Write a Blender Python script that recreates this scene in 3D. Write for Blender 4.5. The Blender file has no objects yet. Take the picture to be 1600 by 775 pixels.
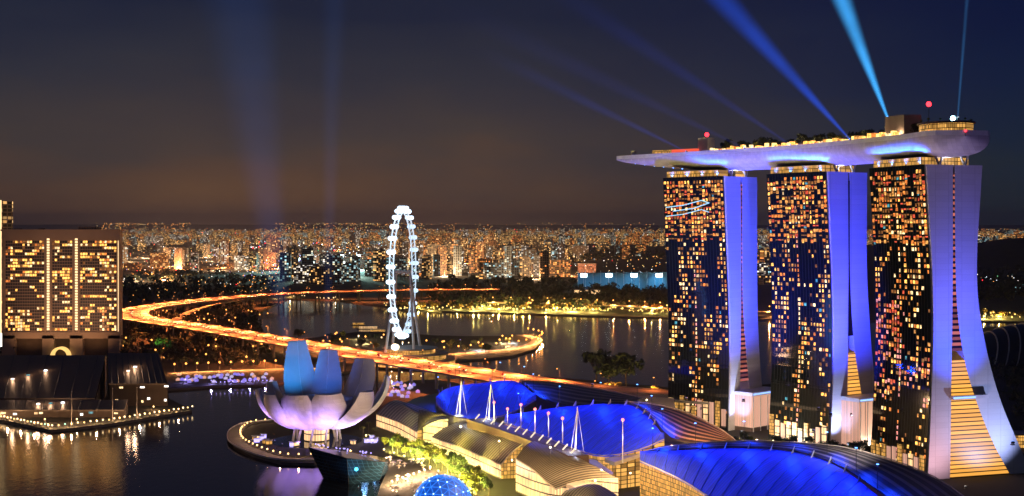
import bpy, bmesh, math, random
from mathutils import Vector, Matrix
from mathutils.geometry import tessellate_polygon
random.seed(7)
R = math.radians
sc = bpy.context.scene
COL = sc.collection
# ------------------------------------------------------------------ camera, sky, moonlight, exposure
F, HZ, CX, CAMZ = 2076.0, 352.0, 800.0, 155.0      # focal length in photo pixels, horizon row, centre column, eye height in metres
cam = bpy.data.objects.new('camera', bpy.data.cameras.new('camera'))
COL.objects.link(cam); sc.camera = cam
cam.location = (0, 0, CAMZ); cam.rotation_euler = (R(90), 0, 0)
cam.data.sensor_width = 36; cam.data.lens = F/1600*36; cam.data.shift_y = -35.5/1600
cam.data.clip_start = 1; cam.data.clip_end = 200000
W = bpy.data.worlds.new('World'); sc.world = W; W.use_nodes = True
nt = W.node_tree; nt.nodes.clear()
def wn(t, **k):
    n = nt.nodes.new(t)
    for a, b in k.items(): setattr(n, a, b)
    return n
SUN_EL, SUN_ROT = R(-6), R(-60)
sky = wn('ShaderNodeTexSky', sky_type='NISHITA', sun_disc=False); sky.sun_elevation = SUN_EL; sky.sun_rotation = SUN_ROT
bg1 = wn('ShaderNodeBackground'); bg1.inputs[1].default_value = 0.05
nt.links.new(sky.outputs[0], bg1.inputs[0])
tc = wn('ShaderNodeTexCoord'); sep = wn('ShaderNodeSeparateXYZ'); nt.links.new(tc.outputs['Generated'], sep.inputs[0])
ramp = wn('ShaderNodeValToRGB'); cr = ramp.color_ramp            # the city's own light in the night air
cr.elements[0].position = 0.0; cr.elements[0].color = (.098, .050, .026, 1)
cr.elements[1].position = 1.0; cr.elements[1].color = (.007, .010, .026, 1)
for p, c in ((.03, (.068, .038, .026, 1)), (.06, (.034, .029, .031, 1)), (.105, (.0175, .0205, .034, 1)), (.16, (.0085, .0125, .031, 1))):
    e = cr.elements.new(p); e.color = c
nz = wn('ShaderNodeTexNoise'); nz.inputs['Scale'].default_value = 5; nz.inputs['Detail'].default_value = 4
mpw = wn('ShaderNodeMapping'); mpw.inputs['Scale'].default_value = (1, 1, 4)
nt.links.new(tc.outputs['Generated'], mpw.inputs[0]); nt.links.new(mpw.outputs[0], nz.inputs[0])
ma = wn('ShaderNodeMath', operation='MULTIPLY_ADD'); ma.inputs[1].default_value = .11; nt.links.new(nz.outputs[0], ma.inputs[0])
mb = wn('ShaderNodeMath', operation='SUBTRACT'); mb.inputs[1].default_value = .055
nt.links.new(sep.outputs[2], ma.inputs[2]); nt.links.new(ma.outputs[0], mb.inputs[0]); nt.links.new(mb.outputs[0], ramp.inputs[0])
rx = wn('ShaderNodeMapRange'); rx.inputs[1].default_value = -.02; rx.inputs[2].default_value = .34
nt.links.new(sep.outputs[0], rx.inputs[0])
mx = wn('ShaderNodeMix', data_type='RGBA', blend_type='MULTIPLY'); mx.inputs[7].default_value = (.13, .45, 1.0, 1)
nt.links.new(rx.outputs[0], mx.inputs[0]); nt.links.new(ramp.outputs[0], mx.inputs[6])
bg2 = wn('ShaderNodeBackground'); bg2.inputs[1].default_value = 1.0; nt.links.new(mx.outputs[2], bg2.inputs[0])
add = wn('ShaderNodeAddShader'); wo = wn('ShaderNodeOutputWorld')
nt.links.new(bg1.outputs[0], add.inputs[0]); nt.links.new(bg2.outputs[0], add.inputs[1]); nt.links.new(add.outputs[0], wo.inputs[0])
sun = bpy.data.objects.new('moonlight', bpy.data.lights.new('moonlight', 'SUN')); COL.objects.link(sun)
sun.data.energy = .02; sun.data.angle = R(.5); sun.data.color = (.75, .82, 1); sun.rotation_euler = (R(40), 0, R(-30))
vs = sc.view_settings; vs.view_transform = 'Standard'; vs.look = 'None'; vs.exposure = .30; vs.gamma = 1; vs.use_curve_mapping = False
cy = sc.cycles
cy.use_denoising = True
try: cy.denoiser = 'OPENIMAGEDENOISE'
except Exception: pass
cy.max_bounces = 5; cy.diffuse_bounces = 1; cy.glossy_bounces = 3; cy.transmission_bounces = 2; cy.volume_bounces = 0; cy.transparent_max_bounces = 24
cy.sample_clamp_indirect = 2.0; cy.caustics_reflective = False; cy.caustics_refractive = False; cy.blur_glossy = .5
cy.use_light_tree = True
# ------------------------------------------------------------------ helpers
def at(px, py, Y): return Vector(((px-CX)/F*Y, Y, CAMZ-(py-HZ)/F*Y))
def gd(px, py, z=0.0):
    Y = (CAMZ-z)*F/(py-HZ); return Vector(((px-CX)/F*Y, Y, z))
def pxof(p): return (CX+p[0]/p[1]*F, HZ-(p[2]-CAMZ)/p[1]*F)
ORD = ('first second third fourth fifth sixth seventh eighth ninth tenth eleventh twelfth thirteenth fourteenth fifteenth sixteenth seventeenth eighteenth nineteenth twentieth '
       'twenty-first twenty-second twenty-third twenty-fourth twenty-fifth twenty-sixth twenty-seventh twenty-eighth twenty-ninth thirtieth thirty-first thirty-second thirty-third thirty-fourth thirty-fifth thirty-sixth '
       'thirty-seventh thirty-eighth thirty-ninth fortieth forty-first forty-second forty-third forty-fourth forty-fifth forty-sixth forty-seventh forty-eighth forty-ninth fiftieth fifty-first fifty-second fifty-third fifty-fourth fifty-fifth fifty-sixth').split()
def tag(o, label=None, cat=None, group=None, kind=None):
    if label: o['label'] = label
    if cat: o['category'] = cat
    if group: o['group'] = group
    if kind: o['kind'] = kind
    return o
def thing(name, label, cat, loc=(0, 0, 0), rz=0.0, group=None):
    o = bpy.data.objects.new(name, None); COL.objects.link(o); o.location = loc; o.rotation_euler = (0, 0, rz); o.empty_display_size = 2
    return tag(o, label, cat, group)
def kids(o): return [c for c in o.children]
def copy_tree(o, parent=None):
    c = o.copy(); COL.objects.link(c); c.parent = parent
    for ch in list(o.children):
        if ch.type != 'LIGHT': copy_tree(ch, c)
    return c
def link(name, me, parent=None, loc=None):
    o = bpy.data.objects.new(name, me); COL.objects.link(o)
    if parent is not None: o.parent = parent
    if loc is not None: o.location = loc
    return o
class MB:
    def __init__(s): s.v = []; s.f = []; s.m = []
    def quad(s, *p, m=0):
        b = len(s.v); s.v += [tuple(q) for q in p]; s.f.append(tuple(range(b, b+len(p)))); s.m.append(m); return s
    def faces(s, vs, fs, m=0):
        b = len(s.v); s.v += [tuple(q) for q in vs]
        for f in fs: s.f.append(tuple(b+i for i in f)); s.m.append(m)
        return s
    def box(s, c, d, rz=0.0, m=0, M=None):
        x, y, z = d[0]/2, d[1]/2, d[2]/2; ca, sa = math.cos(rz), math.sin(rz)
        vs = []
        for k in (-z, z):
            for a, b in ((-x, -y), (x, -y), (x, y), (-x, y)): vs.append(Vector((c[0]+a*ca-b*sa, c[1]+a*sa+b*ca, c[2]+k)))
        return s.faces(vs, ((3, 2, 1, 0), (4, 5, 6, 7), (0, 1, 5, 4), (1, 2, 6, 5), (2, 3, 7, 6), (3, 0, 4, 7)), m)
    def prism(s, poly, z0, z1, m=0, mtop=None):
        n = len(poly)
        if sum(poly[i][0]*poly[(i+1) % n][1]-poly[(i+1) % n][0]*poly[i][1] for i in range(n)) < 0: poly = poly[::-1]
        lo = [(p[0], p[1], z0) for p in poly]; hi = [(p[0], p[1], z1) for p in poly]
        s.faces(lo+hi, [(i, (i+1) % n, n+(i+1) % n, n+i) for i in range(n)], m)
        tri = tessellate_polygon([[Vector(p) for p in hi]])
        def up(t):
            a, b, c = (hi[i] for i in t); return (b[0]-a[0])*(c[1]-a[1])-(b[1]-a[1])*(c[0]-a[0]) > 0
        tri = [t if up(t) else t[::-1] for t in tri]
        s.faces(hi, tri, m if mtop is None else mtop); s.faces(lo, [t[::-1] for t in tri], m); return s
    def tube(s, p0, p1, r0, r1=None, n=8, m=0, caps=True):
        r1 = r0 if r1 is None else r1; p0 = Vector(p0); p1 = Vector(p1); d = (p1-p0).normalized()
        a = d.cross(Vector((0, 0, 1)) if abs(d.z) < .9 else Vector((1, 0, 0))).normalized(); b = d.cross(a)
        vs = []
        for p, r in ((p0, r0), (p1, r1)):
            for i in range(n):
                t = 2*math.pi*i/n; vs.append(p+(a*math.cos(t)+b*math.sin(t))*r)
        fs = [(i, (i+1) % n, n+(i+1) % n, n+i) for i in range(n)]
        if caps: fs += [tuple(range(n))[::-1], tuple(range(n, 2*n))]
        return s.faces(vs, fs, m)
    def path(s, pts, r, n=6, m=0):
        for a, b in zip(pts[:-1], pts[1:]): s.tube(a, b, r, r, n, m)
        return s
    def ball(s, c, r, m=0, sz=1.0, nu=8, nv=5):
        vs = [(c[0], c[1], c[2]-r*sz)]
        for j in range(1, nv):
            t = math.pi*j/nv-math.pi/2
            for i in range(nu):
                a = 2*math.pi*i/nu; vs.append((c[0]+r*math.cos(t)*math.cos(a), c[1]+r*math.cos(t)*math.sin(a), c[2]+r*sz*math.sin(t)))
        vs.append((c[0], c[1], c[2]+r*sz)); L = len(vs)-1
        fs = [(0, 1+(i+1) % nu, 1+i) for i in range(nu)]
        for j in range(nv-2):
            for i in range(nu): a = 1+j*nu; fs.append((a+i, a+(i+1) % nu, a+nu+(i+1) % nu, a+nu+i))
        a = 1+(nv-2)*nu; fs += [(a+i, a+(i+1) % nu, L) for i in range(nu)]
        return s.faces(vs, fs, m)
    def dot(s, c, r, m=0):   # octahedron, a small lamp
        x, y, z = c
        return s.faces([(x-r, y, z), (x+r, y, z), (x, y-r, z), (x, y+r, z), (x, y, z-r), (x, y, z+r)],
                       ((0, 2, 5), (2, 1, 5), (1, 3, 5), (3, 0, 5), (2, 0, 4), (1, 2, 4), (3, 1, 4), (0, 3, 4)), m)
    def grid(s, g, m=0, close=False):
        nu, nv = len(g), len(g[0]); vs = [p for row in g for p in row]
        fs = [(i*nv+j, i*nv+j+1, (i+1)*nv+j+1, (i+1)*nv+j) for i in range(nu-1) for j in range(nv-1)]
        return s.faces(vs, fs, m)
    def mesh(s, name, mats, org=(0, 0, 0), smooth=False):
        me = bpy.data.meshes.new(name); o = Vector(org)
        me.from_pydata([tuple(Vector(v)-o) for v in s.v], [], s.f)
        for mm in (mats if isinstance(mats, (list, tuple)) else [mats]): me.materials.append(mm)
        me.polygons.foreach_set('material_index', s.m)
        if smooth: me.polygons.foreach_set('use_smooth', [True]*len(s.f))
        me.update(); return me
    def build(s, name, mats, parent=None, smooth=False, org=None):
        if org is None:
            org = Vector((0, 0, 0)); q = parent
            while q is not None: org = org+q.location; q = q.parent
        return link(name, s.mesh(name, mats, org, smooth), parent)
def resample(pts, n):
    pts = [Vector(p) for p in pts]; L = [0]
    for a, b in zip(pts[:-1], pts[1:]): L.append(L[-1]+(b-a).length)
    out = []
    for i in range(n):
        t = L[-1]*i/(n-1); k = 0
        while k < len(L)-2 and L[k+1] < t: k += 1
        f = (t-L[k])/max(1e-6, L[k+1]-L[k]); out.append(pts[k].lerp(pts[k+1], min(1, max(0, f))))
    return out
def smooth_curve(pts, n=8):   # Catmull-Rom
    pts = [Vector(p) for p in pts]; P = [pts[0]*2-pts[1]]+pts+[pts[-1]*2-pts[-2]]; out = []
    for i in range(1, len(P)-2):
        for k in range(n):
            t = k/n; a, b, c, d = P[i-1], P[i], P[i+1], P[i+2]
            out.append(.5*((2*b)+(c-a)*t+(2*a-5*b+4*c-d)*t*t+(3*b-a-3*c+d)*t**3))
    out.append(pts[-1]); return out
# ------------------------------------------------------------------ materials
MATS = {}
class NT:
    def __init__(s, name):
        s.mat = bpy.data.materials.new(name); s.mat.use_nodes = True; s.t = s.mat.node_tree; s.t.nodes.clear()
        s.out = s.n('ShaderNodeOutputMaterial')
    def n(s, t, **k):
        o = s.t.nodes.new(t)
        for a, b in k.items(): setattr(o, a, b)
        return o
    def l(s, a, b): s.t.links.new(a, b)
    def math(s, op, a, b=None, c=None):
        o = s.n('ShaderNodeMath', operation=op)
        for i, q in enumerate((a, b, c)):
            if q is None: continue
            if isinstance(q, (int, float)): o.inputs[i].default_value = q
            else: s.l(q, o.inputs[i])
        return o.outputs[0]
def mat(name, col, rough=.6, metal=0.0, emit=None, es=0.0, var=.25, vscale=.2, bump=0.0, light=False):
    if name in MATS: return MATS[name]
    t = NT(name); p = t.n('ShaderNodeBsdfPrincipled'); t.l(p.outputs[0], t.out.inputs[0])
    p.inputs['Roughness'].default_value = rough; p.inputs['Metallic'].default_value = metal
    if var > 0:
        g = t.n('ShaderNodeNewGeometry'); z = t.n('ShaderNodeTexNoise'); z.inputs['Scale'].default_value = vscale; z.inputs['Detail'].default_value = 5
        t.l(g.outputs['Position'], z.inputs['Vector'])
        r = t.n('ShaderNodeMix', data_type='RGBA'); r.inputs[6].default_value = tuple(c*(1-var) for c in col)+(1,); r.inputs[7].default_value = tuple(min(1, c*(1+var)) for c in col)+(1,)
        t.l(z.outputs[0], r.inputs[0]); t.l(r.outputs[2], p.inputs['Base Color'])
        if bump:
            b = t.n('ShaderNodeBump'); b.inputs['Distance'].default_value = bump; t.l(z.outputs[0], b.inputs['Height']); t.l(b.outputs[0], p.inputs['Normal'])
    else: p.inputs['Base Color'].default_value = tuple(col)+(1,)
    if emit: p.inputs['Emission Color'].default_value = tuple(emit)+(1,); p.inputs['Emission Strength'].default_value = es
    t.mat.cycles.emission_sampling = 'AUTO' if light else 'NONE'
    MATS[name] = t.mat; return t.mat
def glow(name, col, s): return mat(name, tuple(.2*c for c in col), .5, 0, col, s, var=0)
def room(name, col, s):
    """window of a lit room: lamps, curtains and furniture make the light uneven"""
    t = NT(name); p = t.n('ShaderNodeBsdfPrincipled'); t.l(p.outputs[0], t.out.inputs[0]); p.inputs['Base Color'].default_value = tuple(.1*c for c in col)+(1,); p.inputs['Roughness'].default_value = .3
    g = t.n('ShaderNodeNewGeometry'); z = t.n('ShaderNodeTexNoise'); z.inputs['Scale'].default_value = .55; z.inputs['Detail'].default_value = 3; t.l(g.outputs['Position'], z.inputs['Vector'])
    f = t.math('POWER', t.math('MULTIPLY', z.outputs[0], 2), 2.6); p.inputs['Emission Color'].default_value = col+(1,)
    t.l(t.math('MULTIPLY_ADD', f, s, s*.12), p.inputs['Emission Strength']); t.mat.cycles.emission_sampling = 'NONE'; MATS[name] = t.mat; return t.mat
AMB = room('amber window light', (1, .45, .09), 1.5); AMBM = room('mid amber window and reflection light', (1, .42, .1), .6); AMB2 = room('pale amber window and reflection light', (1, .68, .32), 1.25); ORG = room('orange window and reflection light', (1, .27, .05), .7)
RED = room('red glass reflection', (1, .13, .06), .55); DIM = room('dim window and reflection light', (.8, .30, .08), .22); TEAL = room('teal window and reflection light', (.12, .55, .7), .4); WHT = glow('white lamp', (1, .9, .78), 3.0)  # RED, and some PINK, TEAL, ORG, DIM, AMBM and AMB2 panes, paint city reflections in the towers
COOL = glow('cool white lamp', (.75, .9, 1), 3.5); SOD = glow('sodium lamp', (1, .36, .07), 3.0); YEL = glow('yellow lamp', (1, .68, .18), 2.0); REDL = glow('red beacon', (1, .02, .03), 6); BLUL = glow('blue lamp', (.1, .3, 1), 6)
CYAN = glow('cyan lamp', (.2, .85, 1), 2.2); PURP = glow('violet lamp', (.45, .38, 1), 1.6); GRNL = glow('green lamp', (.3, 1, .45), 1.2); PINK = room('pink window and reflection light', (1, .35, .3), .8)
FIN = mat('black fin metal', (.006, .007, .008), .5, var=0)
DARK = mat('dark painted metal', (.03, .03, .035), .5, .2); CONC = mat('concrete', (.26, .24, .22), .85, vscale=.08); STEEL = mat('white painted steel', (.7, .7, .72), .4); BLACKROOF = mat('dark roof sheet', (.09, .07, .055), .45, .2)
ASPH = mat('asphalt', (.10, .095, .09), .75, vscale=.1); PAVE = mat('stone paving', (.2, .18, .16), .8, vscale=.15); LANE = mat('lane paint', (.75, .75, .72), .6); TRUNK = mat('bark', (.08, .055, .04), .9)
LEAF = mat('green leaves', (.045, .075, .022), .7, var=.6, vscale=.6); LEAFY = mat('yellow green leaves', (.12, .13, .02), .7, var=.6, vscale=.5); LEAFD = mat('dark leaves', (.02, .034, .018), .8, var=.5, vscale=.3); LEAFO = mat('golden lamplit leaves', (.16, .1, .02), .7, var=.6, vscale=.4)  # LEAFO's golden tint puts yellow lamplight into the leaf colour
GRASS = mat('night grass', (.04, .06, .02), .9, vscale=.05)
def louvre(name, a, b, period, rough=.5, axis='u'):
    """dark and light roof slats, by the sheet's own UV"""
    t = NT(name); p = t.n('ShaderNodeBsdfPrincipled'); t.l(p.outputs[0], t.out.inputs[0]); p.inputs['Roughness'].default_value = rough
    uv = t.n('ShaderNodeUVMap'); s = t.n('ShaderNodeSeparateXYZ'); t.l(uv.outputs[0], s.inputs[0])
    k = t.math('FRACT', t.math('MULTIPLY', s.outputs[0 if axis == 'u' else 1], period)); k = t.math('GREATER_THAN', k, .6)
    r = t.n('ShaderNodeMix', data_type='RGBA'); r.inputs[6].default_value = a+(1,); r.inputs[7].default_value = b+(1,)
    t.l(k, r.inputs[0]); t.l(r.outputs[2], p.inputs['Base Color'])
    bm_ = t.n('ShaderNodeBump'); bm_.inputs['Distance'].default_value = .6; t.l(k, bm_.inputs['Height']); t.l(bm_.outputs[0], p.inputs['Normal'])
    return t.mat
def panelled(name, col, rough, sx, sz, dark=.75, metal=0.0, line=.05, emit=None, es=0.0, evar=.0, ior=1.5, pv=.22):
    """sheet with a grid of joints in real metres (horizontal position by x+y, height by z); emit = lit from behind, or a glow standing in for floodlight"""
    t = NT(name); p = t.n('ShaderNodeBsdfPrincipled'); t.l(p.outputs[0], t.out.inputs[0])
    p.inputs['Roughness'].default_value = rough; p.inputs['Metallic'].default_value = metal; p.inputs['IOR'].default_value = ior
    g = t.n('ShaderNodeNewGeometry'); s = t.n('ShaderNodeSeparateXYZ'); t.l(g.outputs['Position'], s.inputs[0])
    h = t.math('SUBTRACT', s.outputs[0], s.outputs[1])
    a = t.math('MULTIPLY', h, 1/sx); b = t.math('MULTIPLY', s.outputs[2], 1/sz)
    fa, fb = t.math('FRACT', a), t.math('FRACT', b)
    k = t.math('MAXIMUM', t.math('LESS_THAN', fa, line), t.math('LESS_THAN', fb, line))
    cv = t.n('ShaderNodeCombineXYZ'); t.l(t.math('FLOOR', a), cv.inputs[0]); t.l(t.math('FLOOR', b), cv.inputs[1])
    wnz = t.n('ShaderNodeTexWhiteNoise', noise_dimensions='2D'); t.l(cv.outputs[0], wnz.inputs[0])
    lum = t.math('MULTIPLY', t.math('MULTIPLY_ADD', wnz.outputs[0], pv, 1-pv/2), t.math('SUBTRACT', 1, t.math('MULTIPLY', k, 1-dark)))
    r = t.n('ShaderNodeMix', data_type='RGBA', blend_type='MULTIPLY'); r.inputs[0].default_value = 1; r.inputs[6].default_value = col+(1,)
    t.l(lum, r.inputs[7]); t.l(r.outputs[2], p.inputs['Base Color'])
    if emit:
        p.inputs['Emission Color'].default_value = emit+(1,)
        e = t.math('MULTIPLY', t.math('SUBTRACT', 1, k), t.math('MULTIPLY_ADD', wnz.outputs[0], evar*es, es*(1-evar)))
        e = t.math('MAXIMUM', e, 0.0); t.l(e, p.inputs['Emission Strength'])
    t.mat.cycles.emission_sampling = 'NONE'
    return t.mat
CLAD = panelled('white tower cladding', (.62, .62, .64), .55, 6.0, 3.46, .84, line=.05, pv=.07)
GLASS = panelled('dark curtain glass', (.004, .008, .009), .05, 1.07, 3.46, 2.2, line=.1, ior=2.4)
ATRI = panelled('atrium amber glazing', (.1, .06, .03), .4, 5000.0, 2.6, .3, line=.25, emit=(1, .44, .07), es=1.05, evar=.35)
REDG = panelled('corridor red glazing', (.05, .02, .02), .4, 9.0, 3.46, .3, line=.45, emit=(1, .26, .16), es=.55, evar=.8)
CREAM = panelled('cream lit glazing', (.3, .25, .2), .4, 1.3, 5.0, .4, line=.16, emit=(1, .6, .27), es=1.6, evar=.6)
SALM = panelled('salmon lit glazing', (.3, .22, .2), .4, 2.2, 40, .4, line=.08, emit=(1, .52, .36), es=.62, evar=.35)
SHOPG = panelled('amber shop glazing', (.15, .1, .05), .3, 1.5, 2.4, .2, line=.16, emit=(1, .5, .11), es=.9, evar=.8)
CITYW = None
def city_mat(name, wall, c1, c2, frac, cell, es):
    """apartment wall with a grid of windows, some lit"""
    t = NT(name); p = t.n('ShaderNodeBsdfPrincipled'); t.l(p.outputs[0], t.out.inputs[0]); p.inputs['Roughness'].default_value = .8
    g = t.n('ShaderNodeNewGeometry'); s = t.n('ShaderNodeSeparateXYZ'); t.l(g.outputs['Position'], s.inputs[0])
    ns = t.n('ShaderNodeSeparateXYZ'); t.l(g.outputs['True Normal'], ns.inputs[0])
    a = t.math('MULTIPLY', t.math('ADD', s.outputs[0], t.math('MULTIPLY', s.outputs[1], .37)), 1/cell[0]); b = t.math('MULTIPLY', s.outputs[2], 1/cell[1])
    cv = t.n('ShaderNodeCombineXYZ'); t.l(t.math('FLOOR', a), cv.inputs[0]); t.l(t.math('FLOOR', b), cv.inputs[1])
    w1 = t.n('ShaderNodeTexWhiteNoise', noise_dimensions='2D'); t.l(cv.outputs[0], w1.inputs[0])
    fa, fb = t.math('FRACT', a), t.math('FRACT', b)
    win = t.math('MULTIPLY', t.math('GREATER_THAN', fa, .22), t.math('GREATER_THAN', fb, .3))
    oi = t.n('ShaderNodeObjectInfo')
    thr = t.math('MULTIPLY_ADD', oi.outputs['Random'], .35, 1-frac-.17)
    lit = t.math('MULTIPLY', win, t.math('GREATER_THAN', w1.outputs[0], thr))
    vert = t.math('LESS_THAN', t.math('ABSOLUTE', ns.outputs[2]), .5); lit = t.math('MULTIPLY', lit, vert)
    r = t.n('ShaderNodeMix', data_type='RGBA'); sepc = t.n('ShaderNodeSeparateColor'); t.l(w1.outputs[1], sepc.inputs[0])
    t.l(sepc.outputs[1], r.inputs[0]); r.inputs[6].default_value = c1+(1,); r.inputs[7].default_value = c2+(1,)
    t.l(r.outputs[2], p.inputs['Emission Color'])
    t.l(t.math('MULTIPLY', lit, t.math('MULTIPLY_ADD', t.math('POWER', sepc.outputs[2], 3), es*2, es*.35)), p.inputs['Emission Strength'])
    wb = t.n('ShaderNodeMix', data_type='RGBA'); wb.inputs[6].default_value = wall+(1,); wb.inputs[7].default_value = (.03, .03, .035, 1)
    t.l(win, wb.inputs[0]); t.l(wb.outputs[2], p.inputs['Base Color'])
    t.mat.cycles.emission_sampling = 'NONE'
    return t.mat
CITY = {'amber': city_mat('amber lit block wall', (.32, .27, .22), (1, .42, .09), (1, .62, .24), .40, (5.5, 4.6), 1.0),
        'orange': city_mat('orange lit block wall', (.34, .22, .15), (1, .24, .05), (1, .45, .1), .45, (6, 5), .9),
        'pale': city_mat('pale lit block wall', (.4, .4, .38), (1, .75, .42), (.9, .85, .8), .34, (5.5, 4.6), .8),
        'teal': city_mat('teal lit block wall', (.3, .34, .35), (.3, .75, .9), (1, .75, .4), .30, (6, 5), .75)}
# ------------------------------------------------------------------ lamps
def lamp_light(name, kind, loc, energy, col, parent=None, target=None, cone=60, blend=.6, size=1.0):
    d = bpy.data.lights.new(name, kind); d.energy = energy; d.color = col; d.shadow_soft_size = size
    o = link(name, d, parent); o.location = Vector(loc)
    if kind == 'SPOT': d.spot_size = R(cone); d.spot_blend = blend
    if target is not None: o.rotation_euler = (Vector(target)-Vector(loc)).to_track_quat('-Z', 'Y').to_euler()
    return o
def floodlight(loc, target, energy, col, label, lensmat, cone=70, blend=.8, s=1.2, size=1.0, group='floodlights'):
    """yoke, tilted housing and bright lens, with its spot lamp"""
    loc = Vector(loc); t = thing('floodlight', label, 'floodlight', loc, 0, group)
    q = (Vector(target)-loc).to_track_quat('-Z', 'Y'); top = Vector((0, 0, s*.9))
    b = MB().box((0, 0, .1*s), (s, s, .2*s)); b.tube((-.45*s, 0, .1*s), (-.45*s, 0, .9*s), .06*s).tube((.45*s, 0, .1*s), (.45*s, 0, .9*s), .06*s); b.build('yoke', DARK, t, org=(0, 0, 0))
    h = MB().box((0, 0, .2*s), (.8*s, .6*s, .5*s)); h.v = [tuple(q @ Vector(v)+top) for v in h.v]; h.build('housing', DARK, t, org=(0, 0, 0))
    e = MB().box((0, 0, -.08*s), (.7*s, .5*s, .06*s)); e.v = [tuple(q @ Vector(v)+top) for v in e.v]; e.build('lens', lensmat, t, org=(0, 0, 0))
    d = bpy.data.lights.new('flood_lamp', 'SPOT'); d.energy = energy; d.color = col; d.spot_size = R(cone); d.spot_blend = blend; d.shadow_soft_size = size
    o = link('flood_lamp', d, t); o.location = top+q @ Vector((0, 0, -.3*s)); o.rotation_euler = q.to_euler()
    return t
# ------------------------------------------------------------------ ground, water, shores, hills
MB().quad((-90000, -2000, -9), (90000, -2000, -9), (90000, 120000, -9), (-90000, 120000, -9)).build('ground', mat('ground', (.05, .045, .035), .95, vscale=.01))['kind'] = 'structure'
def water_mat():
    t = NT('night water'); p = t.n('ShaderNodeBsdfPrincipled'); t.l(p.outputs[0], t.out.inputs[0])
    p.inputs['Base Color'].default_value = (.004, .007, .012, 1); p.inputs['Roughness'].default_value = .06; p.inputs['IOR'].default_value = 1.33; p.inputs['Specular IOR Level'].default_value = .8
    g = t.n('ShaderNodeNewGeometry'); a = t.n('ShaderNodeTexNoise'); a.inputs['Scale'].default_value = .16; a.inputs['Detail'].default_value = 6; a.inputs['Roughness'].default_value = .65
    m = t.n('ShaderNodeMapping'); m.inputs['Scale'].default_value = (1, .55, 1); t.l(g.outputs['Position'], m.inputs[0]); t.l(m.outputs[0], a.inputs['Vector'])
    b = t.n('ShaderNodeBump'); b.inputs['Distance'].default_value = .11; b.inputs['Strength'].default_value = 1; t.l(a.outputs[0], b.inputs['Height']); t.l(b.outputs[0], p.inputs['Normal'])
    return t.mat
MB().quad((-1500, 350, -2), (2200, 350, -2), (4200, 4200, -2), (-3200, 4200, -2)).build('water', water_mat())['kind'] = 'structure'
LANDM = mat('dark parkland ground', (.035, .036, .022), .95, vscale=.03, var=.6); QUAY = mat('quay stone', (.16, .14, .12), .85)
def land(name, pts, top=0.0, mt=LANDM):
    return tag(MB().prism([(p[0], p[1]) for p in pts], -8, top, 1, 0).build(name, [mt, QUAY]), kind='structure')
N_S = [(-700, 640), (-200, 640), (0, 655), (80, 672), (170, 662), (300, 641), (264, 622), (262, 608), (330, 603), (420, 600), (520, 584), (590, 573), (640, 573), (700, 563), (760, 560), (800, 556), (836, 545), (848, 531), (838, 521),
       (780, 525), (720, 525), (680, 524), (640, 521), (560, 518), (500, 526), (440, 534), (415, 521), (402, 504), (405, 488), (432, 474), (450, 467), (520, 468), (600, 478), (690, 486), (800, 489), (920, 493), (1050, 496), (1300, 500), (1600, 502), (2300, 506)]
npts = [gd(*p) for p in N_S]+[Vector((60000, 9000, 0)), Vector((60000, 90000, 0)), Vector((-60000, 90000, 0)), Vector((-60000, 2500, 0)), Vector((-2500, 1200, 0))]
land('city_land', npts)
M_S = [(590, 900), (585, 790), (592, 765), (604, 738), (612, 716), (560, 716), (520, 718), (490, 723), (440, 722), (396, 710), (366, 694), (360, 681), (366, 668), (388, 659), (430, 655), (500, 643), (560, 632), (598, 610), (640, 594),
       (760, 590), (860, 588), (960, 598), (1060, 606), (1200, 600), (1350, 590), (1450, 545), (1520, 512), (1700, 506), (2300, 520), (2900, 900)]
land('marina_land', [gd(*p) for p in M_S])
def hill(pts, Y, depth, seed, name='hills'):
    rr = random.Random(seed); top = [at(px, py, Y) for px, py in pts]; top = resample(top, 60); g = []
    for k in range(7):
        a = math.sin(math.pi*k/6); row = []
        for p in top:
            row.append(Vector((p.x*(Y+(k-3)*depth)/Y, Y+(k-3)*depth, -1+max(0, (p.z+1)*a*(1+rr.uniform(-.08, .08)*(a < 1)))))) 
        g.append(row)
    return tag(MB().grid(g).build(name, LANDM, smooth=True), kind='structure')
hill([(-900, 352.5), (-200, 352), (160, 350.5), (420, 351), (640, 351), (900, 351.5), (1100, 352), (1300, 352), (1500, 351.5), (1700, 352), (2600, 352.5)], 46000, 900, 1)
hill([(1460, 392), (1520, 381), (1560, 374), (1600, 371), (1700, 368), (1900, 372), (2200, 380)], 5200, 180, 2)
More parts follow.
